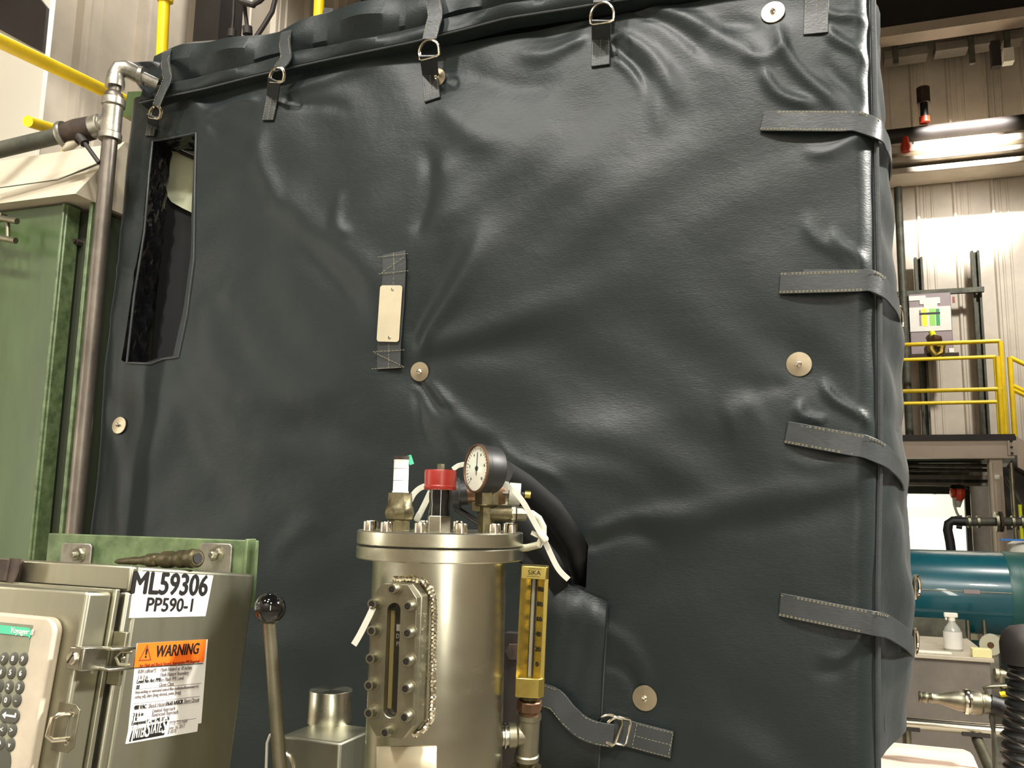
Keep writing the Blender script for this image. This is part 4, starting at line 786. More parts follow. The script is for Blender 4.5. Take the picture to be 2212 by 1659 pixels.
# black ball valve group behind with red cap
BV=thing('ball_valve',fz(1020,.03),'black and brass isolating valve behind the relief valve and under the gauge','valve')
h=lambda x,y,D=1.2: dp(x,y,D)
obj('black_hub',MB().prof(h(975,1066),h(1010,1064),[(.012,0),(.022,.1),(.022,.5),(.017,.6),(.017,1)],16),BLACK,BV)
obj('valve_body',MB().prof(h(1005,1066),h(1120,1066),[(.014,0),(.014,.2),(.018,.25),(.018,.4),(.0145,.45),(.0145,.55),(.0185,.6),(.0185,.75),(.012,.8),(.012,1)],20),BRONZE,BV)
obj('chrome_hex',MB().prof(h(1086,1066),h(1098,1067),[(.0195,0),(.0195,1)],6,False),RIM,BV)
obj('clear_cap',MB().prof(h(1100,1066),h(1124,1068),[(.0155,0),(.0155,1)],18),CLEAR,BV)
obj('brass_stud',MB().prof(h(1134,1068),h(1146,1069),[(.0055,0),(.0055,1)],14),BRASS,BV)
obj('black_stem',MB().cyl(h(1120,1068),h(1136,1068),.0035),BLACK,BV); obj('drain_stem',MB().cyl(h(985,1098),h(1035,1130),.0045),BLACK,BV)
# manifold with nylon tube, then the pressure gauge on top
MF=thing('tee_manifold',fz(1048),'weathered brass tee manifold carrying the pressure gauge on the lid','fitting')
a=fz(1050,-.01); u_=lambda y: V((a.x,a.y,dp(1050,y,1.14).z))
obj('body',MB().prof(a,u_(1062),[(.0115,0),(.0115,.6),(.0125,.62),(.0165,.66),(.0165,1)],8,False).cyl(u_(1108),u_(1108)+sd_*.034,.011,n=12).box(u_(1095)-sd_*.012,(.012,.012,.012)),OBR,MF,bevel=.001)
obj('tube_nut',MB().prof(u_(1108)+sd_*.030,u_(1108)+sd_*.052,[(.0095,0),(.0115,.15),(.0115,.35),(.0085,.4),(.0095,.45),(.0095,1)],8,False),SATIN,MF)
c0=u_(1106)+sd_*.050; obj('nylon_tube',MB().tube([c0,c0+sd_*.010+V((0,0,-.001)),c0+sd_*.019+V((0,0,-.007)),c0+sd_*.025+V((0,0,-.018)),c0+sd_*.025+V((0,0,-.030)),c0+sd_*.020+V((0,0,-.041)),c0+sd_*.006-dn*.02+V((0,0,-.046)),c0-sd_*.012-dn*.035+V((0,0,-.048))],.0048,12),NYL2,MF)
PG=thing('pressure_gauge',u_(1062),'round pressure gauge with white dial and black case above the vessel lid','gauge')
gc=dp(1033,1012,1.11); vd=(gc-EYE); vd.z=0; vd.normalize()
gn=(-vd*math.cos(math.radians(58))+V((-vd.y*-1,vd.x*-1,0))*0); rt_=V((vd.y,-vd.x,0)); gn=(-vd*math.cos(math.radians(60))-rt_*math.sin(math.radians(60))+V((0,0,.04))).normalized()
gx=V((-gn.y,gn.x,0)).normalized(); gy=gn.cross(gx).normalized()
if gy.z<0: gy=-gy
MG=fr(gc,gx,gy,gn)
obj('case',MB().lathe([(.0285,-.027),(.0300,-.025),(.0308,-.004),(.0318,-.003),(.0318,.002),(.0296,.004),(.0296,.001),(.001,.001)],MG,48),GLOSSB if 0 else BLACK,PG)
dl=obj('dial',MB().lathe([(.0293,.0012),(.0293,.0020),(.001,.0020)],MG,40),GAUGE,PG)
obj('bezel',MB().lathe([(.0318,.0015),(.0314,.0045),(.0296,.0050),(.0290,.0030)],MG,48,True,False),BRONZE,PG)
nd=MB(); nd.box((0,.006,.0026),(.0010,.030,.0004),MG); nd.lathe([(.0030,.002),(.0030,.0032)],MG,14); obj('needle',nd,INK,dl)
tk=MB()
for k in range(28):
    a2=math.radians(-45+270*k/27); tk.box((0,0,0),(.0030 if k%3 else .0048,.0006,.0003),MG@T(.0250*math.cos(a2),.0250*math.sin(a2),.0022)@Matrix.Rotation(a2,4,'Z'))
obj('dial_ticks',tk,INK,dl,kind='stuff')
for k,s_ in enumerate(('0','2','4','6','8','10')): a2=math.radians(225-54*k); text(s_,.0052,MG@T(.0192*math.cos(a2),.0192*math.sin(a2),.0022),INK,dl,sx=.9,bold=.00005,ext=.0002)
obj('gauge_stem',MB().prof(u_(1068),gc-gn*.012,[(.0085,0),(.0085,.45),(.0055,.5),(.0055,1)],8,False),BRONZE,PG)
# cable ties
def tie(pxs,Ds,label,w=.0075,head=None):
    pts=[dp(x,y,D) for (x,y),D in zip(pxs,Ds)]; P=[]
    for i in range(len(pts)-1):
        p0=pts[max(i-1,0)];p1=pts[i];p2=pts[i+1];p3=pts[min(i+2,len(pts)-1)]
        for k in range(6):
            t=k/6; P.append(.5*((2*p1)+(p2-p0)*t+(2*p0-5*p1+4*p2-p3)*t*t+(3*p1-p0-3*p2+p3)*t**3))
    P.append(pts[-1]); wv=[(P[min(i+1,len(P)-1)]-P[max(i-1,0)]).cross(FW) for i in range(len(P))]
    t_=thing('cable_tie',P[len(P)//2],label,'cable tie','white nylon cable ties round the lid fittings')
    obj('strap',MB().ribbon(P,wv,w,.0013),NYL,t_,bevel=.0003)
    if head: c=dp(*head); obj('head',MB().box((0,0,0),(.014,.0125,.009),fr(c,(P[-1]-P[0]).normalized(),FW,(P[-1]-P[0]).normalized().cross(FW).normalized())),NYL,t_,bevel=.003,seg=3)
    return t_
tie([(1080,1044),(1100,1052),(1128,1082),(1155,1130),(1176,1168),(1204,1226),(1228,1252)],[1.13,1.125,1.12,1.12,1.12,1.12,1.12],'long white cable tie arching down to the right of the pressure gauge',.0072,(1174,1160,1.118))
tie([(1148,1150),(1160,1156),(1172,1160)],[1.13,1.125,1.12],'short white tie loop end beneath the head of the long cable tie',.006)
tie([(918,1050),(905,1056),(893,1068),(886,1082)],[1.17,1.17,1.17,1.17],'short white cable tie left of the red cap',.0075)
tie([(1004,1003),(990,1006),(978,1014)],[1.17,1.17,1.17],'small white cable tie arch between red cap and pressure gauge',.0065)
tie([(930,1062),(918,1088),(906,1112)],[1.19,1.19,1.19],'translucent cable tie tail slanting down between the two upright valves',.0080,(904,1116,1.19))
tie([(806,1312),(798,1330),(780,1366),(768,1387),(764,1393)],[1.02,1.02,1.02,1.02,1.02],'pale cable tie tail sticking out left of the sight glass',.0075)
# black hoses leaving through the sleeve opening
def hose(pxs,Ys,r,label):
    return obj('black_hose',MB().tube([oY(x,y,Y) for (x,y),Y in zip(pxs,Ys)],r,18),BLACK,None,label,'hose')
hose([(1080,1020),(1130,1050),(1190,1100),(1240,1170),(1262,1240),(1268,1300)],[1.5,1.62,1.74,1.84,1.92,1.97],.026,'thick black hose running into the right side of the sleeve opening')
hose([(1060,1085),(1100,1115),(1145,1165),(1185,1215),(1210,1260),(1215,1310)],[1.40,1.52,1.66,1.77,1.87,1.93],.026,'thick black hose lying lower left inside the sleeve opening')
# bracket seen between vessel and thermometer
q=[dp(x,y,1.32) for x,y in((1090,1367),(1126,1367),(1126,1440),(1090,1440))]
bk=thing('rear_bracket',dp(1108,1440,1.32),'dark bracket plate with bolt head between vessel and thermometer','bracket')
obj('plate',MB().bb((q[0].x,q[0].y,0),(q[1].x,q[0].y+.02,q[0].z)),DARKST,bk)
c=dp(1108,1406,1.31); obj('bolt',MB().prof(c,c+dn*.012,[(.0125,0),(.0125,1)],6,False),RUST,bk)
# ------------------------------------------------------------------ lever with black ball
bc=dp(583,1314,1.02); LV=thing('ball_lever',dp(603,1640,1.02),'upright steel lever with glossy black ball knob right of the keypad enclosure','lever')
obj('knob',MB().ball(bc,.0186,36),GLOSSB,LV)
obj('rod',MB().tube([bc+V((0,0,-.015)),dp(592,1480,1.02),dp(608,1700,1.02)],[.0073,.0078,.0083],20),SATIN,LV)
# ------------------------------------------------------------------ block with round cap
zB=1.17; hb=[oZ(x,y,zB) for x,y in((735,1605),(607,1588),(640,1548),(812,1572))]
o_=hb[0]; ux=(hb[1]-o_); uy=(hb[3]-o_); 
HB=thing('steel_block',o_+V((0,.08,-.3)),'low brown steel block with a polished round cap left of the vessel','block')
cs_=[o_,o_+ux,o_+ux+uy,o_+uy]
obj('block_body',MB().add([V((p.x,p.y,z)) for z in(zB-.30,zB) for p in cs_],[(0,1,2,3),(4,5,6,7),(0,1,5,4),(1,2,6,5),(2,3,7,6),(3,0,4,7)]),BRUSH,HB,bevel=.004,seg=3)
cc=dp(711,1560,1.2); cc=oZ(712,1560,zB); k_=(cc-EYE).dot(FW); rc_=46/F_*k_
obj('round_cap',MB().lathe([(rc_*1.02,0),(rc_*1.02,.004),(rc_,.012),(rc_,.0465),(rc_*.98,.048),(.001,.048)],Matrix.Translation(cc),48),TURN,HB)
obj('clear_guard',MB().tube([dp(x,y,1.06) for x,y in((575,1660),(577,1605),(583,1588),(600,1580))],.0018,8),CLEAR,HB)
obj('wire_loop',MB().tube([dp(x,y,1.06) for x,y in((614,1625),(626,1632),(634,1650),(636,1680))],.003,8),RIM,HB)
# ------------------------------------------------------------------ right background: platform
PY=9.5; zd=oY(2050,939,PY).z; xc=oY(2187,938,PY).x; zbm=oY(2050,986,PY).z
PF=thing('steel_platform',(.2,PY,zd),'raised tan steel platform with dark deck edge at the right behind the cover','platform')
obj('deck',MB().bb((-3.8,PY-.02,zd-.06),(xc+.02,YB-.1,zd)),DARKST,PF)
obj('edge_beam',MB().bb((-3.8,PY,zbm),(xc,PY+.02,zd-.061)).bb((-3.8,PY-.03,zbm-.02),(xc,PY+.08,zbm)),BEAMP,PF)
obj('splice_plate',MB().bb((xc-.05,PY-.02,zbm+.01),(xc+.03,PY-.001,zd-.065)),BEAMP,PF)
for dz in(.05,.11,.17): obj('bolt',MB().cyl((xc-.02,PY-.02,zd-dz-.02),(xc-.02,PY-.04,zd-dz-.02),.012,n=6),DARKST,PF)
cx=oY(2160,1080,PY).x-.01
obj('column',MB().bb((cx-.055,PY+.02,.02),(cx+.055,PY+.04,zbm-.02)).bb((cx-.055,PY+.15,.02),(cx+.055,PY+.17,zbm-.02)).bb((cx-.01,PY+.04,.02),(cx+.01,PY+.15,zbm-.02)),BEAMP,PF)
obj('column_plate',MB().bb((cx-.02,PY+.01,1.88),(cx+.02,PY+.019,1.92)),WHITE,PF)
for k,y in enumerate((9.9,10.4,10.9)): obj('joist',MB().bb((-3.8,y,zbm+.02),(xc-.1,y+.06,zd-.07)),DGREEN,PF)
# stair stringer going down to the right
sa_=V((xc+.03,PY,zd-.02)); obj('stair_stringer',MB().add([sa_,sa_+V((2.2,0,-1.5)),sa_+V((2.2,0,-1.8)),sa_+V((0,0,-.3)),sa_+V((0,.03,0)),sa_+V((2.2,.03,-1.5)),sa_+V((2.2,.03,-1.8)),sa_+V((0,.03,-.3))],[(0,1,2,3),(4,5,6,7),(0,1,5,4),(3,2,6,7),(0,3,7,4),(1,2,6,5)]),BEAMP,PF)
def rl(name,label,Y,rows,x1,posts,grp=None,r=.021,extra=()):
    z0=zd; t=thing(name,((x1-1.5),Y,z0),label,'railing',grp)
    for y in rows: z=oY(2050,y,Y).z; obj('rail_tube',MB().cyl((-3.6,Y,z),(x1,Y,z),r,n=14),YEL,t)
    for x,zt in posts: obj('post',MB().cyl((x,Y,z0),(x,Y,zt),r*1.15,n=14),YEL,t)
    for a,b in extra: obj('rail_tube',MB().cyl(a,b,r,n=14),YEL,t)
    return t
x1=oY(2163,735,PY).x; zt1=oY(2050,741,PY).z
rl('platform_railing','front yellow railing of the platform, in front of the control box',PY+.05,(741,843),x1,((x1,zt1),(x1-.035,zt1-.15)))
x2=oY(2150,770,10.6).x; rl('platform_railing','rear yellow railing of the platform, seen between the front rails',10.6,(774,870),x2,((x2,oY(2050,774,10.6).z),(x2-1.2,oY(2050,774,10.6).z)))
x3=oY(2181,770,PY+.1).x; za3=oY(2181,772,PY+.1).z; zb3=oY(2190,862,PY+.1).z
t=thing('stair_railing',(x3,PY+.1,zd-.1),'yellow stair handrail going down to the right from the platform corner','railing')
obj('post',MB().cyl((x3,PY+.1,zd-.02),(x3,PY+.1,za3),.025,n=14),YEL,t)
obj('rail_tube',MB().cyl((x3,PY+.1,za3),(x3+2.0,PY+.1,za3-1.2),.021,n=14),YEL,t); obj('rail_tube',MB().cyl((x3,PY+.1,za3-.28),(x3+2.0,PY+.1,za3-1.48),.021,n=14),YEL,t)
for a,b in((840,0),(0,0)): pass
obj('rail_tube',MB().cyl((x3,PY+.1,zb3+.1),(x3+2.0,PY+.1,zb3-1.1),.021,n=14),YEL,t)
# control box on strut channels
cY=10.9
for px0,px1,y0,y1,lb in((1984,2003,555,938,'left strut channel holding the control box behind the platform railing'),(2104,2133,541,938,'right strut channel beside the control box behind the platform railing')):
    a=oY(px0,y0,11.2);xm=(a.x+oY(px1,y1,11.2).x)/2; t=obj('strut_channel',MB().bb((xm-.045,11.2,zd),(xm-.02,11.28,a.z)).bb((xm+.02,11.2,zd),(xm+.045,11.28,a.z)).bb((xm-.045,11.27,zd),(xm+.045,11.29,a.z)),OLDP,None,lb,'strut',group='upright strut channels on the platform')
a=oY(2055,629,11.12);b=oY(2116,636,11.12); obj('cross_strut',MB().bb((a.x-.7,11.1,a.z-.03),(b.x+.05,11.16,a.z+.03)),OLDP,None,'horizontal slotted strut running behind the top of the control box','strut')
A=oY(1962,636,cY);B=oY(2057,768,cY)
CB=thing('control_box',((A.x+B.x)/2,cY,B.z),'purple grey control box with white sign and green bars above the railing','control box')
obj('casing',MB().bb((A.x,cY,B.z),(oY(2057,700,cY).x,cY+.22,A.z)),PCB,CB,bevel=.01)
def cq(n,x0,y0,x1,y1,m,o=.01,par=None,**k): a=oY(x0,y0,cY-o);b=oY(x1,y1,cY-o); return obj(n,MB().bb((a.x,cY-o,b.z),(b.x,cY-o+.009,a.z)),m,par or CB,**k)
sg=cq('sign_plate',1964,665,2056,713,PAPER)
cq('label',1986,644,2031,655,PAPER);cq('label',1995,655,2025,664,PAPER,.0101);cq('label',1963,640,2000,648,PAPER,.0102)
cq('purple_bar',1985,670,1991,704,PCB,.012,sg);cq('yellow_bar',1991,667,2003,704,YLI,.012,sg);cq('light_green_bar',2007,667,2021,703,LGN,.012,sg);cq('green_bar',2021,667,2031,703,MGN,.012,sg)
cq('black_line',1986,676,2031,678,INK,.014,sg)
cq('red_lamp',2057,641,2063,654,RED,.02); cq('switch',2050,752,2061,761,WHITE,.02); cq('lower_ledge',1966,765,2072,770,RUST,.03)
p=oY(2022,742,10.84); t=thing('yellow_hose_reel',p+V((0,0,-.25)),'yellow nozzle and hose bundle hanging in front of the control box','hose')
obj('yellow_nozzle',MB().tube([oY(2012,716,10.84),oY(2017,728,10.84),oY(2022,738,10.84)],.035,10),YLI,t)
obj('brown_valve',MB().prof(oY(2008,736,10.84),oY(2034,731,10.84),[(.04,0),(.07,.4),(.03,1)],12),BRONZE,t)
obj('yellow_hose',MB().tube([oY(2010,740,10.84),oY(2012,755,10.84),oY(2020,768,10.84),oY(2034,762,10.84),oY(2036,748,10.84),oY(2024,744,10.84)],.042,10),BRASS,t)
for k,(x,y,h_) in enumerate(((1955,640,36),(1957,684,30),(1956,722,28))):
    p=oY(x,y,11.0);q=oY(x,y+h_,11.0); obj('conduit_fitting',MB().prof(q,p,[(.03,0),(.05,.2),(.03,.35),(.03,.7),(.045,.75),(.045,1)],12),(OLDP,DARKST,RUST)[k],None,('grey','dark','rusty brown')[k]+(' conduit fitting left of the control box sign, topmost of the three',' conduit fitting left of the sign, between the other two',' conduit fitting lower left of the control box')[k],'fitting',group='conduit fittings left of the control box')
p=oY(1942,500,10.9); obj('corner_pipe',MB().cyl((oY(1944,500,10.9).x,10.9,zd),(oY(1944,500,10.9).x,10.9,oY(1940,405,10.9).z),.045),OLDP,None,'vertical grey green pipe right beside the edge of the cover','pipe')
# ------------------------------------------------------------------ under the platform
uY=11.6
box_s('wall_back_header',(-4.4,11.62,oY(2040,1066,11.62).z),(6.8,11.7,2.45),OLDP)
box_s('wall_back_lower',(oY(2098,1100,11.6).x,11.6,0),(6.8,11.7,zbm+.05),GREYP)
wx=oY(2094,1100,12.6)
obj('bright_partition',MB().bb((-4.4,13.4,0),(6.8,13.45,oY(2030,1118,13.4).z)),WHITE,None,'blown out white partition in the room beyond the platform','partition')
LA=oY(1962,1068,11.4);LB_=oY(2018,1096,11.4)
FL=thing('fluorescent_light',((LA.x+LB_.x)/2,11.4,LB_.z),'bright fluorescent light fitting under the platform beside the cover edge','light')
obj('diffuser',MB().bb((LA.x-.7,11.35,LB_.z),(LB_.x,11.55,LA.z)),TUBEL,FL,bevel=.02)
obj('housing',MB().bb((LA.x-.7,11.33,LA.z+.001),(LB_.x+.02,11.57,LA.z+.05)),WHITE,FL)
for k,(y0,y1,Y,m,lb) in enumerate(((1003,1008,10.1,OLDP,'upper thin grey pipe under the platform'),(1013,1018,10.3,OLDP,'lower thin grey pipe under the platform, above the green beam'))):
    z=oY(2030,(y0+y1)/2,Y).z; obj('ceiling_pipe',MB().cyl((-3.5,Y,z),(oY(2136,1000,Y).x,Y,z),.018),m,None,lb,'pipe')
z0=oY(2030,1049,11).z;z1=oY(2030,1026,11).z
t=thing('service_tray',(1,11,z0),'pale service tray with dark panels under the platform','cable tray')
obj('tray_rail',MB().bb((-3.5,11,z1-.05),(oY(2140,1030,11).x,11.1,z1)),GREYP,t); obj('tray_rail',MB().bb((-3.5,11,z0),(oY(2140,1030,11).x,11.1,z0+.035)),GREYP,t)
obj('tray_panel',MB().bb((-3.5,11.05,z0+.036),(oY(2140,1030,11).x,11.09,z1-.051)),OLDP,t)
obj('green_beam',MB().bb((-3.5,11.2,oY(2030,1067,11.2).z),(oY(2095,1060,11.2).x,11.3,oY(2030,1052,11.2).z)),DGREEN,None,'dark green beam just above the fluorescent light','beam')
obj('dark_post',MB().bb((oY(2086,1100,11.3).x,11.3,.0),(oY(2097,1100,11.3).x,11.38,oY(2090,1028,11.3).z)),DARKST,None,'thin dark post dividing white wall and grey wall under the platform','post')
p=oY(2056,1062,10.4); RVV=thing('red_valve',oY(2066,1075,10.4),'orange red actuated valve hanging under the platform','valve')
obj('valve_body',MB().prof(oY(2052,1064,10.4),oY(2083,1066,10.4),[(.03,0),(.06,.1),(.05,.3),(.09,.4),(.10,.7),(.06,1)],16),REDV,RVV); obj('valve_top',MB().prof(oY(2070,1056,10.4),oY(2070,1048,10.4),[(.09,0),(.07,1)],14),BLACK,RVV)
obj('tube',MB().tube([oY(x,y,10.4) for x,y in((2059,1070),(2061,1090),(2067,1108),(2076,1122))],.013,8),NYL2,RVV)
obj('funnel',MB().prof(oY(2070,1075,10.4),oY(2070,1096,10.4),[(.055,0),(.02,1)],14),CLEAR,RVV)
# dark elbow hose and flanged pipe
hY=8.2
HP=thing('flanged_pipe',oY(2140,1130,hY),'silver horizontal flanged pipe with dark elbow above the blue tank','pipe')
obj('elbow_hose',MB().tube([oY(x,y,hY) for x,y in((2056,1200),(2052,1170),(2047,1145),(2049,1131),(2058,1125),(2086,1127))],.038,12),BLACK,HP)
obj('pipe',MB().cyl(oY(2084,1127,hY),oY(2230,1127,hY),.036),OLDP,HP)
for x in(2090,2110,2150,2159,2185,2205): obj('coupling',MB().cyl(oY(x,1127,hY),oY(x+6,1127,hY),.052 if x not in(2150,2159) else .085),SATIN if x!=2159 else RUST,HP)
obj('lever',MB().cyl(oY(2062,1118,hY),oY(2078,1116,hY),.012).cyl(oY(2066,1137,hY),oY(2078,1139,hY),.018),BLACK,HP)
for k,(x,m,lb,r_) in enumerate(((2140,BEIGE,'thin pale conduit left of the tan platform column',.018),(2184,SATIN,'thin grey conduit right of the tan platform column',.02),(2203,YLI,'thin pale yellow tube at the right edge under the stair',.016))):
    a=oY(x,1000 if k<2 else 1090,9.2); obj('conduit',MB().cyl((a.x,9.2,.0),(a.x,9.2,a.z),r_),m,None,lb,'pipe')
# diagonal braces under the stair
for k,(a,b,r_,lb) in enumerate((((2172,1030),(2212,1100),.022,'slanting grey brace under the stair at the right edge'),((2180,1002),(2230,1030),.05,'thick dark brace tight under the stair stringer'))):
    obj('stair_brace',MB().cyl(oY(*a,9.8),oY(*b,9.8),r_),(OLDP,DARKST)[k],None,lb,'brace')
p=oY(2190,1040,10.2); obj('duct_shape',MB().bb((p.x-.12,10.2,p.z-.5),(6.7,10.6,p.z+.15)),DARKST,None,'dark equipment block in the shade below the stair','equipment')
# blue green tank
tY=6.4; zt0=oY(2070,1189,tY-.0).z; zt9=oY(2070,1376,tY).z; r_=(zt0-zt9)/2*1.0; zc_=(zt0+zt9)/2; xe=oY(2166,1280,tY).x
TK=thing('blue_tank',(xe-1.5,tY,zc_-r_),'large glossy teal blue horizontal tank at the right','tank')
obj('shell',MB().prof((-2.0,tY,zc_),(xe,tY,zc_),[(r_*.6,0),(r_*.9,.03),(r_,.07),(r_,1)],64),TEAL,TK)
obj('end_ring',MB().prof((xe,tY,zc_),(xe+.07,tY,zc_),[(r_*1.005,0),(r_*1.02,.2),(r_*1.005,1)],64),TEALD,TK)
obj('end_cap',MB().prof((xe+.07,tY,zc_),(xe+.30,tY,zc_),[(r_*1.0,0),(r_*1.0,.4),(r_*.7,.9),(.02,1)],48),TEALD,TK)
p=oY(2097,1278,tY-r_); obj('maker_badge',MB().bb((p.x-.04,tY-r_-.006,p.z-.012),(p.x+.05,tY-r_+.02,p.z+.012)),PCB,TK)
obj('weld_line',MB().cyl((xe-.55,tY-r_-.001,p.z),(xe,tY-r_-.001,p.z),.0025),SATIN,TK)
for x in(2090,2125): a=oY(x,1340,5.9);b=oY(x+2,1405,5.9); obj('support_rod',MB().cyl((a.x,5.9,0),(a.x,5.9,a.z),.012),SATIN,TK)
obj('base_rail',MB().bb((-2,6.0,oY(2050,1372,6.0).z-.02),(xe+.2,6.05,oY(2050,1366,6.0).z)),SATIN,TK)
obj('saddle',MB().bb((xe-.3,6.1,0),(xe-.2,6.7,zc_-r_*.8)),TEALD,TK); obj('saddle',MB().bb((xe-1.9,6.1,0),(xe-1.8,6.7,zc_-r_*.8)),TEALD,TK)
p=oY(2204,1230,7.0); TB=thing('teal_drum',(p.x+.1,7.0,0),'dark teal drum with white cap at the right edge beyond the tank','drum')
obj('drum_body',MB().prof((p.x+.15,7.2,0),(p.x+.15,7.2,oY(2204,1198,7.0).z),[(.28,0),(.28,.96),(.29,.965),(.29,1)],32),TEALD,TB)
obj('white_cap',MB().prof((p.x+.06,7.1,oY(2204,1197,7.0).z),(p.x+.06,7.1,oY(2204,1170,7.0).z),[(.11,0),(.11,.8),(.08,1)],20),WHITE,TB)
obj('blue_handle',MB().bb((p.x-.12,6.95,oY(2190,1168,7.0).z),(p.x+.3,7.0,oY(2190,1164,7.0).z)),BLU,TB)
# counter with things on it
kY=4.7; zk=oY(1990,1413,kY).z; xk=oY(2143,1430,kY).x
CT=thing('grey_counter',(xk-1,kY+.3,0),'grey steel counter with a pale worktop behind the cover at lower right','counter')
obj('worktop',MB().bb((-.5,kY,zk-.02),(xk+.01,kY+.75,zk)),BEIGE,CT,bevel=.004)
obj('cabinet_body',MB().bb((-.45,kY+.02,.0),(xk-.005,kY+.7,zk-.021)),GREYP,CT,bevel=.004)
obj('upstand',MB().bb((-.5,kY+.70,zk+.001),(xk,kY+.72,zk+.10)),OLDP,CT)
p=oY(2060,1412,kY+.2); px0=p.x
SBt=thing('spray_bottle',(px0,kY+.2,zk),'clear spray bottle with white trigger head standing on the grey counter','bottle')
zb0=zk; hS=oY(2055,1322,kY+.2).z-zk
obj('bottle_body',MB().lathe([(.002,0),(.040,.0),(.043,.01),(.042,hS*.50),(.034,hS*.60),(.018,hS*.72),(.013,hS*.78)],T(px0,kY+.2,zb0),28),CLEAR,SBt)
obj('paper_label',MB().lathe([(.0438,hS*.06),(.0434,hS*.5)],T(px0,kY+.2,zb0),28,True,False),PAPER,SBt)
obj('trigger_head',MB().cyl((px0,kY+.2,zb0+hS*.77),(px0,kY+.2,zb0+hS*.86),.016).box((px0-.004,kY+.2,zb0+hS*.92),(.062,.024,hS*.12)).box((px0-.026,kY+.2,zb0+hS*.83),(.01,.014,hS*.10)),WHITE,SBt,bevel=.004)
p=oY(2138,1391,kY+.12); RL=thing('tape_roll',(p.x,kY+.12,zk),'upright roll of pale tape with brown core on the counter end','tape')
rr=22/F_*(p-EYE).dot(FW); c=V((p.x,kY+.10,zk+rr)); 
obj('roll',MB().prof(c,c+V((.012,.05,0)),[(rr*.30,0),(rr*.98,0),(rr,.1),(rr,.9),(rr*.98,1),(rr*.30,1),(rr*.30,0)],36),NYL2,RL); obj('core',MB().prof(c+V((0,-.002,0)),c+V((.012,.051,0)),[(rr*.12,0),(rr*.30,0),(rr*.30,1),(rr*.12,1)],24),BRONZE,RL)
a=oY(2100,1410,kY+.01);b=oY(2143,1425,kY+.01); obj('sticky_pad',MB().bb((a.x,kY+.002,zk+.0005),(b.x,kY+.065,zk+.040)),mat('pale_yellow_card',(240,232,170),.6),None,'pale yellow small card box on the counter in front of the tape roll','box',bevel=.002)
obj('wiper_strip',MB().bb((px0-.45,kY+.03,zk+.0005),(px0-.03,kY+.06,zk+.012)),WHITE,None,'long white strip lying along the counter edge left of the spray bottle','strip',bevel=.003)
# steel guard rail in front of the counter
rY=3.6; a=oY(1935,1560,rY);b=oY(2205,1582,rY)
GR=thing('guard_rail',(a.x,rY,0),'polished round steel guard rail in front of the grey counter','rail')
obj('rail_tube',MB().cyl(a,b,.021,n=18),RIM,GR)
p=oY(1957,1570,rY+.02); obj('leg',MB().cyl((p.x,rY,0),(p.x,rY,p.z),.015),SATIN,GR); p=oY(2108,1588,rY);q=oY(2165,1720,rY-.3); obj('leg',MB().tube([p,oY(2112,1600,rY),q],.019,14),SATIN,GR)
for x,y in((1957,1566),(2107,1579)): p=oY(x,y+3,rY); obj('foot_plate',MB().bb((p.x-.045,rY-.02,p.z-.012),(p.x+.045,rY+.02,p.z)),DARKST,GR)
# scrubbed board
zw=.76; bp_=[oZ(x,y,zw) for x,y in((1860,1602),(1925,1603),(2082,1618),(2096,1624),(2103,1632),(2140,1720),(1860,1720))]
o=obj('wooden_board',MB().add([V((p.x,p.y,z)) for z in(zw-.03,zw) for p in bp_],[tuple(range(7))[::-1],tuple(range(7,14))]+[(k,(k+1)%7,7+(k+1)%7,7+k) for k in range(7)]),WOOD,None,'pale pinkish scrubbed table top at the bottom beside the cover','table top',bevel=.004)
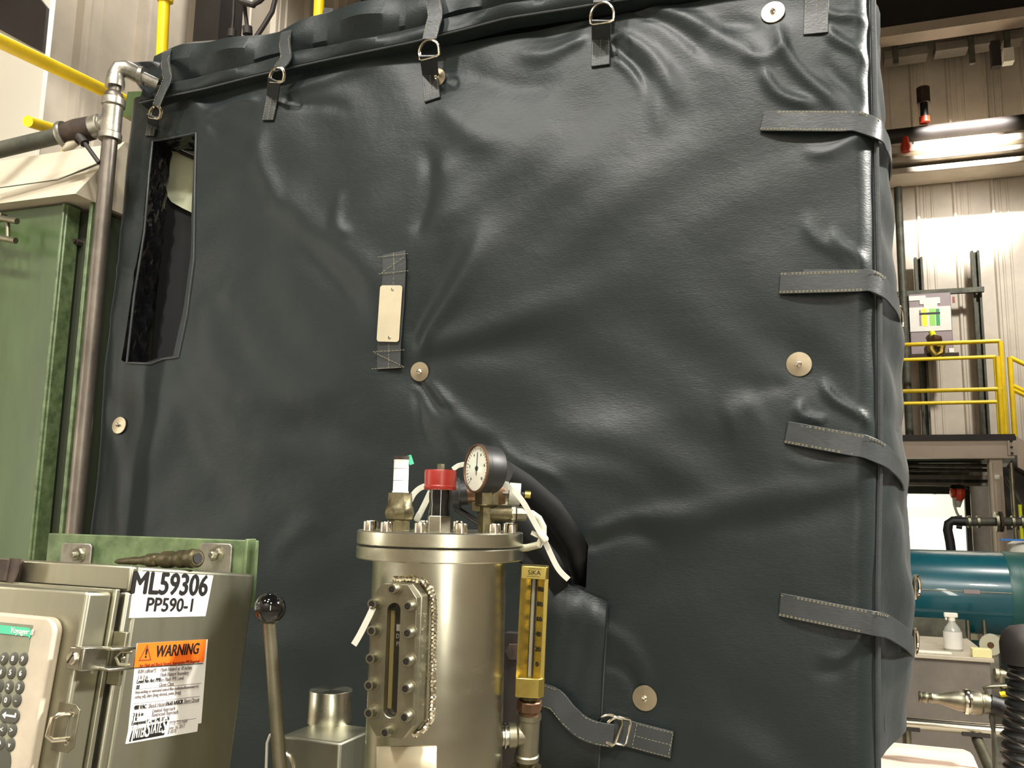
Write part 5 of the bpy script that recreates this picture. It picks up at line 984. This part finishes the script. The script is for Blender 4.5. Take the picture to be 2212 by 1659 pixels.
# nozzle gun
nY=3.0; NZ=thing('spray_nozzle',oY(2080,1515,nY),'grey metal hose nozzle pointing left in front of the counter','nozzle')
n_=lambda x,y:oY(x,y,nY)
obj('barrel',MB().prof(n_(1985,1505),n_(2092,1516),[(.016,0),(.018,.03),(.012,.06),(.017,.12),(.017,.16),(.012,.19),(.016,.26),(.014,.3),(.015,.42),(.022,.6),(.029,.78),(.030,.95),(.027,1)],28),SATIN,NZ)
obj('collar',MB().prof(n_(2083,1515),n_(2098,1517),[(.036,0),(.038,.5),(.034,1)],28),RIM,NZ)
obj('valve_body',MB().prof(n_(2096,1517),n_(2142,1521),[(.034,0),(.036,.1),(.036,.5),(.030,.55),(.030,.8),(.024,1)],10,False),SATIN,NZ,bevel=.002)
obj('trigger_guard',MB().tube([n_(2132,1498),n_(2126,1486),n_(2140,1483),n_(2175,1482)],.006,10),SATIN,NZ)
obj('hose_tail',MB().tube([n_(2138,1520),n_(2160,1527),n_(2182,1536)],.028,14),BLACK,NZ); obj('yellow_tag',MB().prof(n_(2160,1501),n_(2176,1498),[(.009,0),(.009,1)],10),YEL,NZ)
obj('hanging_chain',MB().tube([n_(2144,1528),n_(2143,1550),n_(2146,1580),n_(2150,1625),n_(2149,1665)],[.006,.009,.006,.009,.006],8),OLDP,NZ)
p=n_(2158,1457); obj('wall_cock',MB().prof(oY(2146,1455,3.2),oY(2184,1457,3.2),[(.012,0),(.018,.1),(.018,.3),(.013,.4),(.013,1)],14).prof(oY(2160,1458,3.2),oY(2160,1474,3.2),[(.015,0),(.015,1)],12),SATIN,None,'small steel tap fitting above the nozzle next to the black hose column','tap')
# black ribbed hose column
cY2=2.75; pts=[];rad=[]
HC=thing('corrugated_hose',oY(2200,1700,cY2),'black ribbed hose column with metal clips at the lower right edge','hose')
for k in range(61):
    y=1395+ (1720-1395)*k/60; p=oY(2212+6*math.sin(k*.12),y,cY2); pts.append(p); rad.append(.042+.006*(k%4<2))
obj('hose_body',MB().tube(pts,rad,24),BLACK,HC)
p=oY(2212,1390,cY2); obj('domed_cap',MB().lathe([(.058,-.055),(.060,-.02),(.060,.0),(.052,.028),(.034,.044),(.001,.052)],Matrix.Translation(p),32),DARKST,HC)
for y in(1455,1500,1540,1560,1600,1640): p=oY(2204,y,cY2-.05); obj('hose_clip',MB().tube([p+V((-.045,.01,.012)),p+V((-.02,-.008,-.002)),p+V((.02,-.012,-.016))],.003,6),RIM,HC)
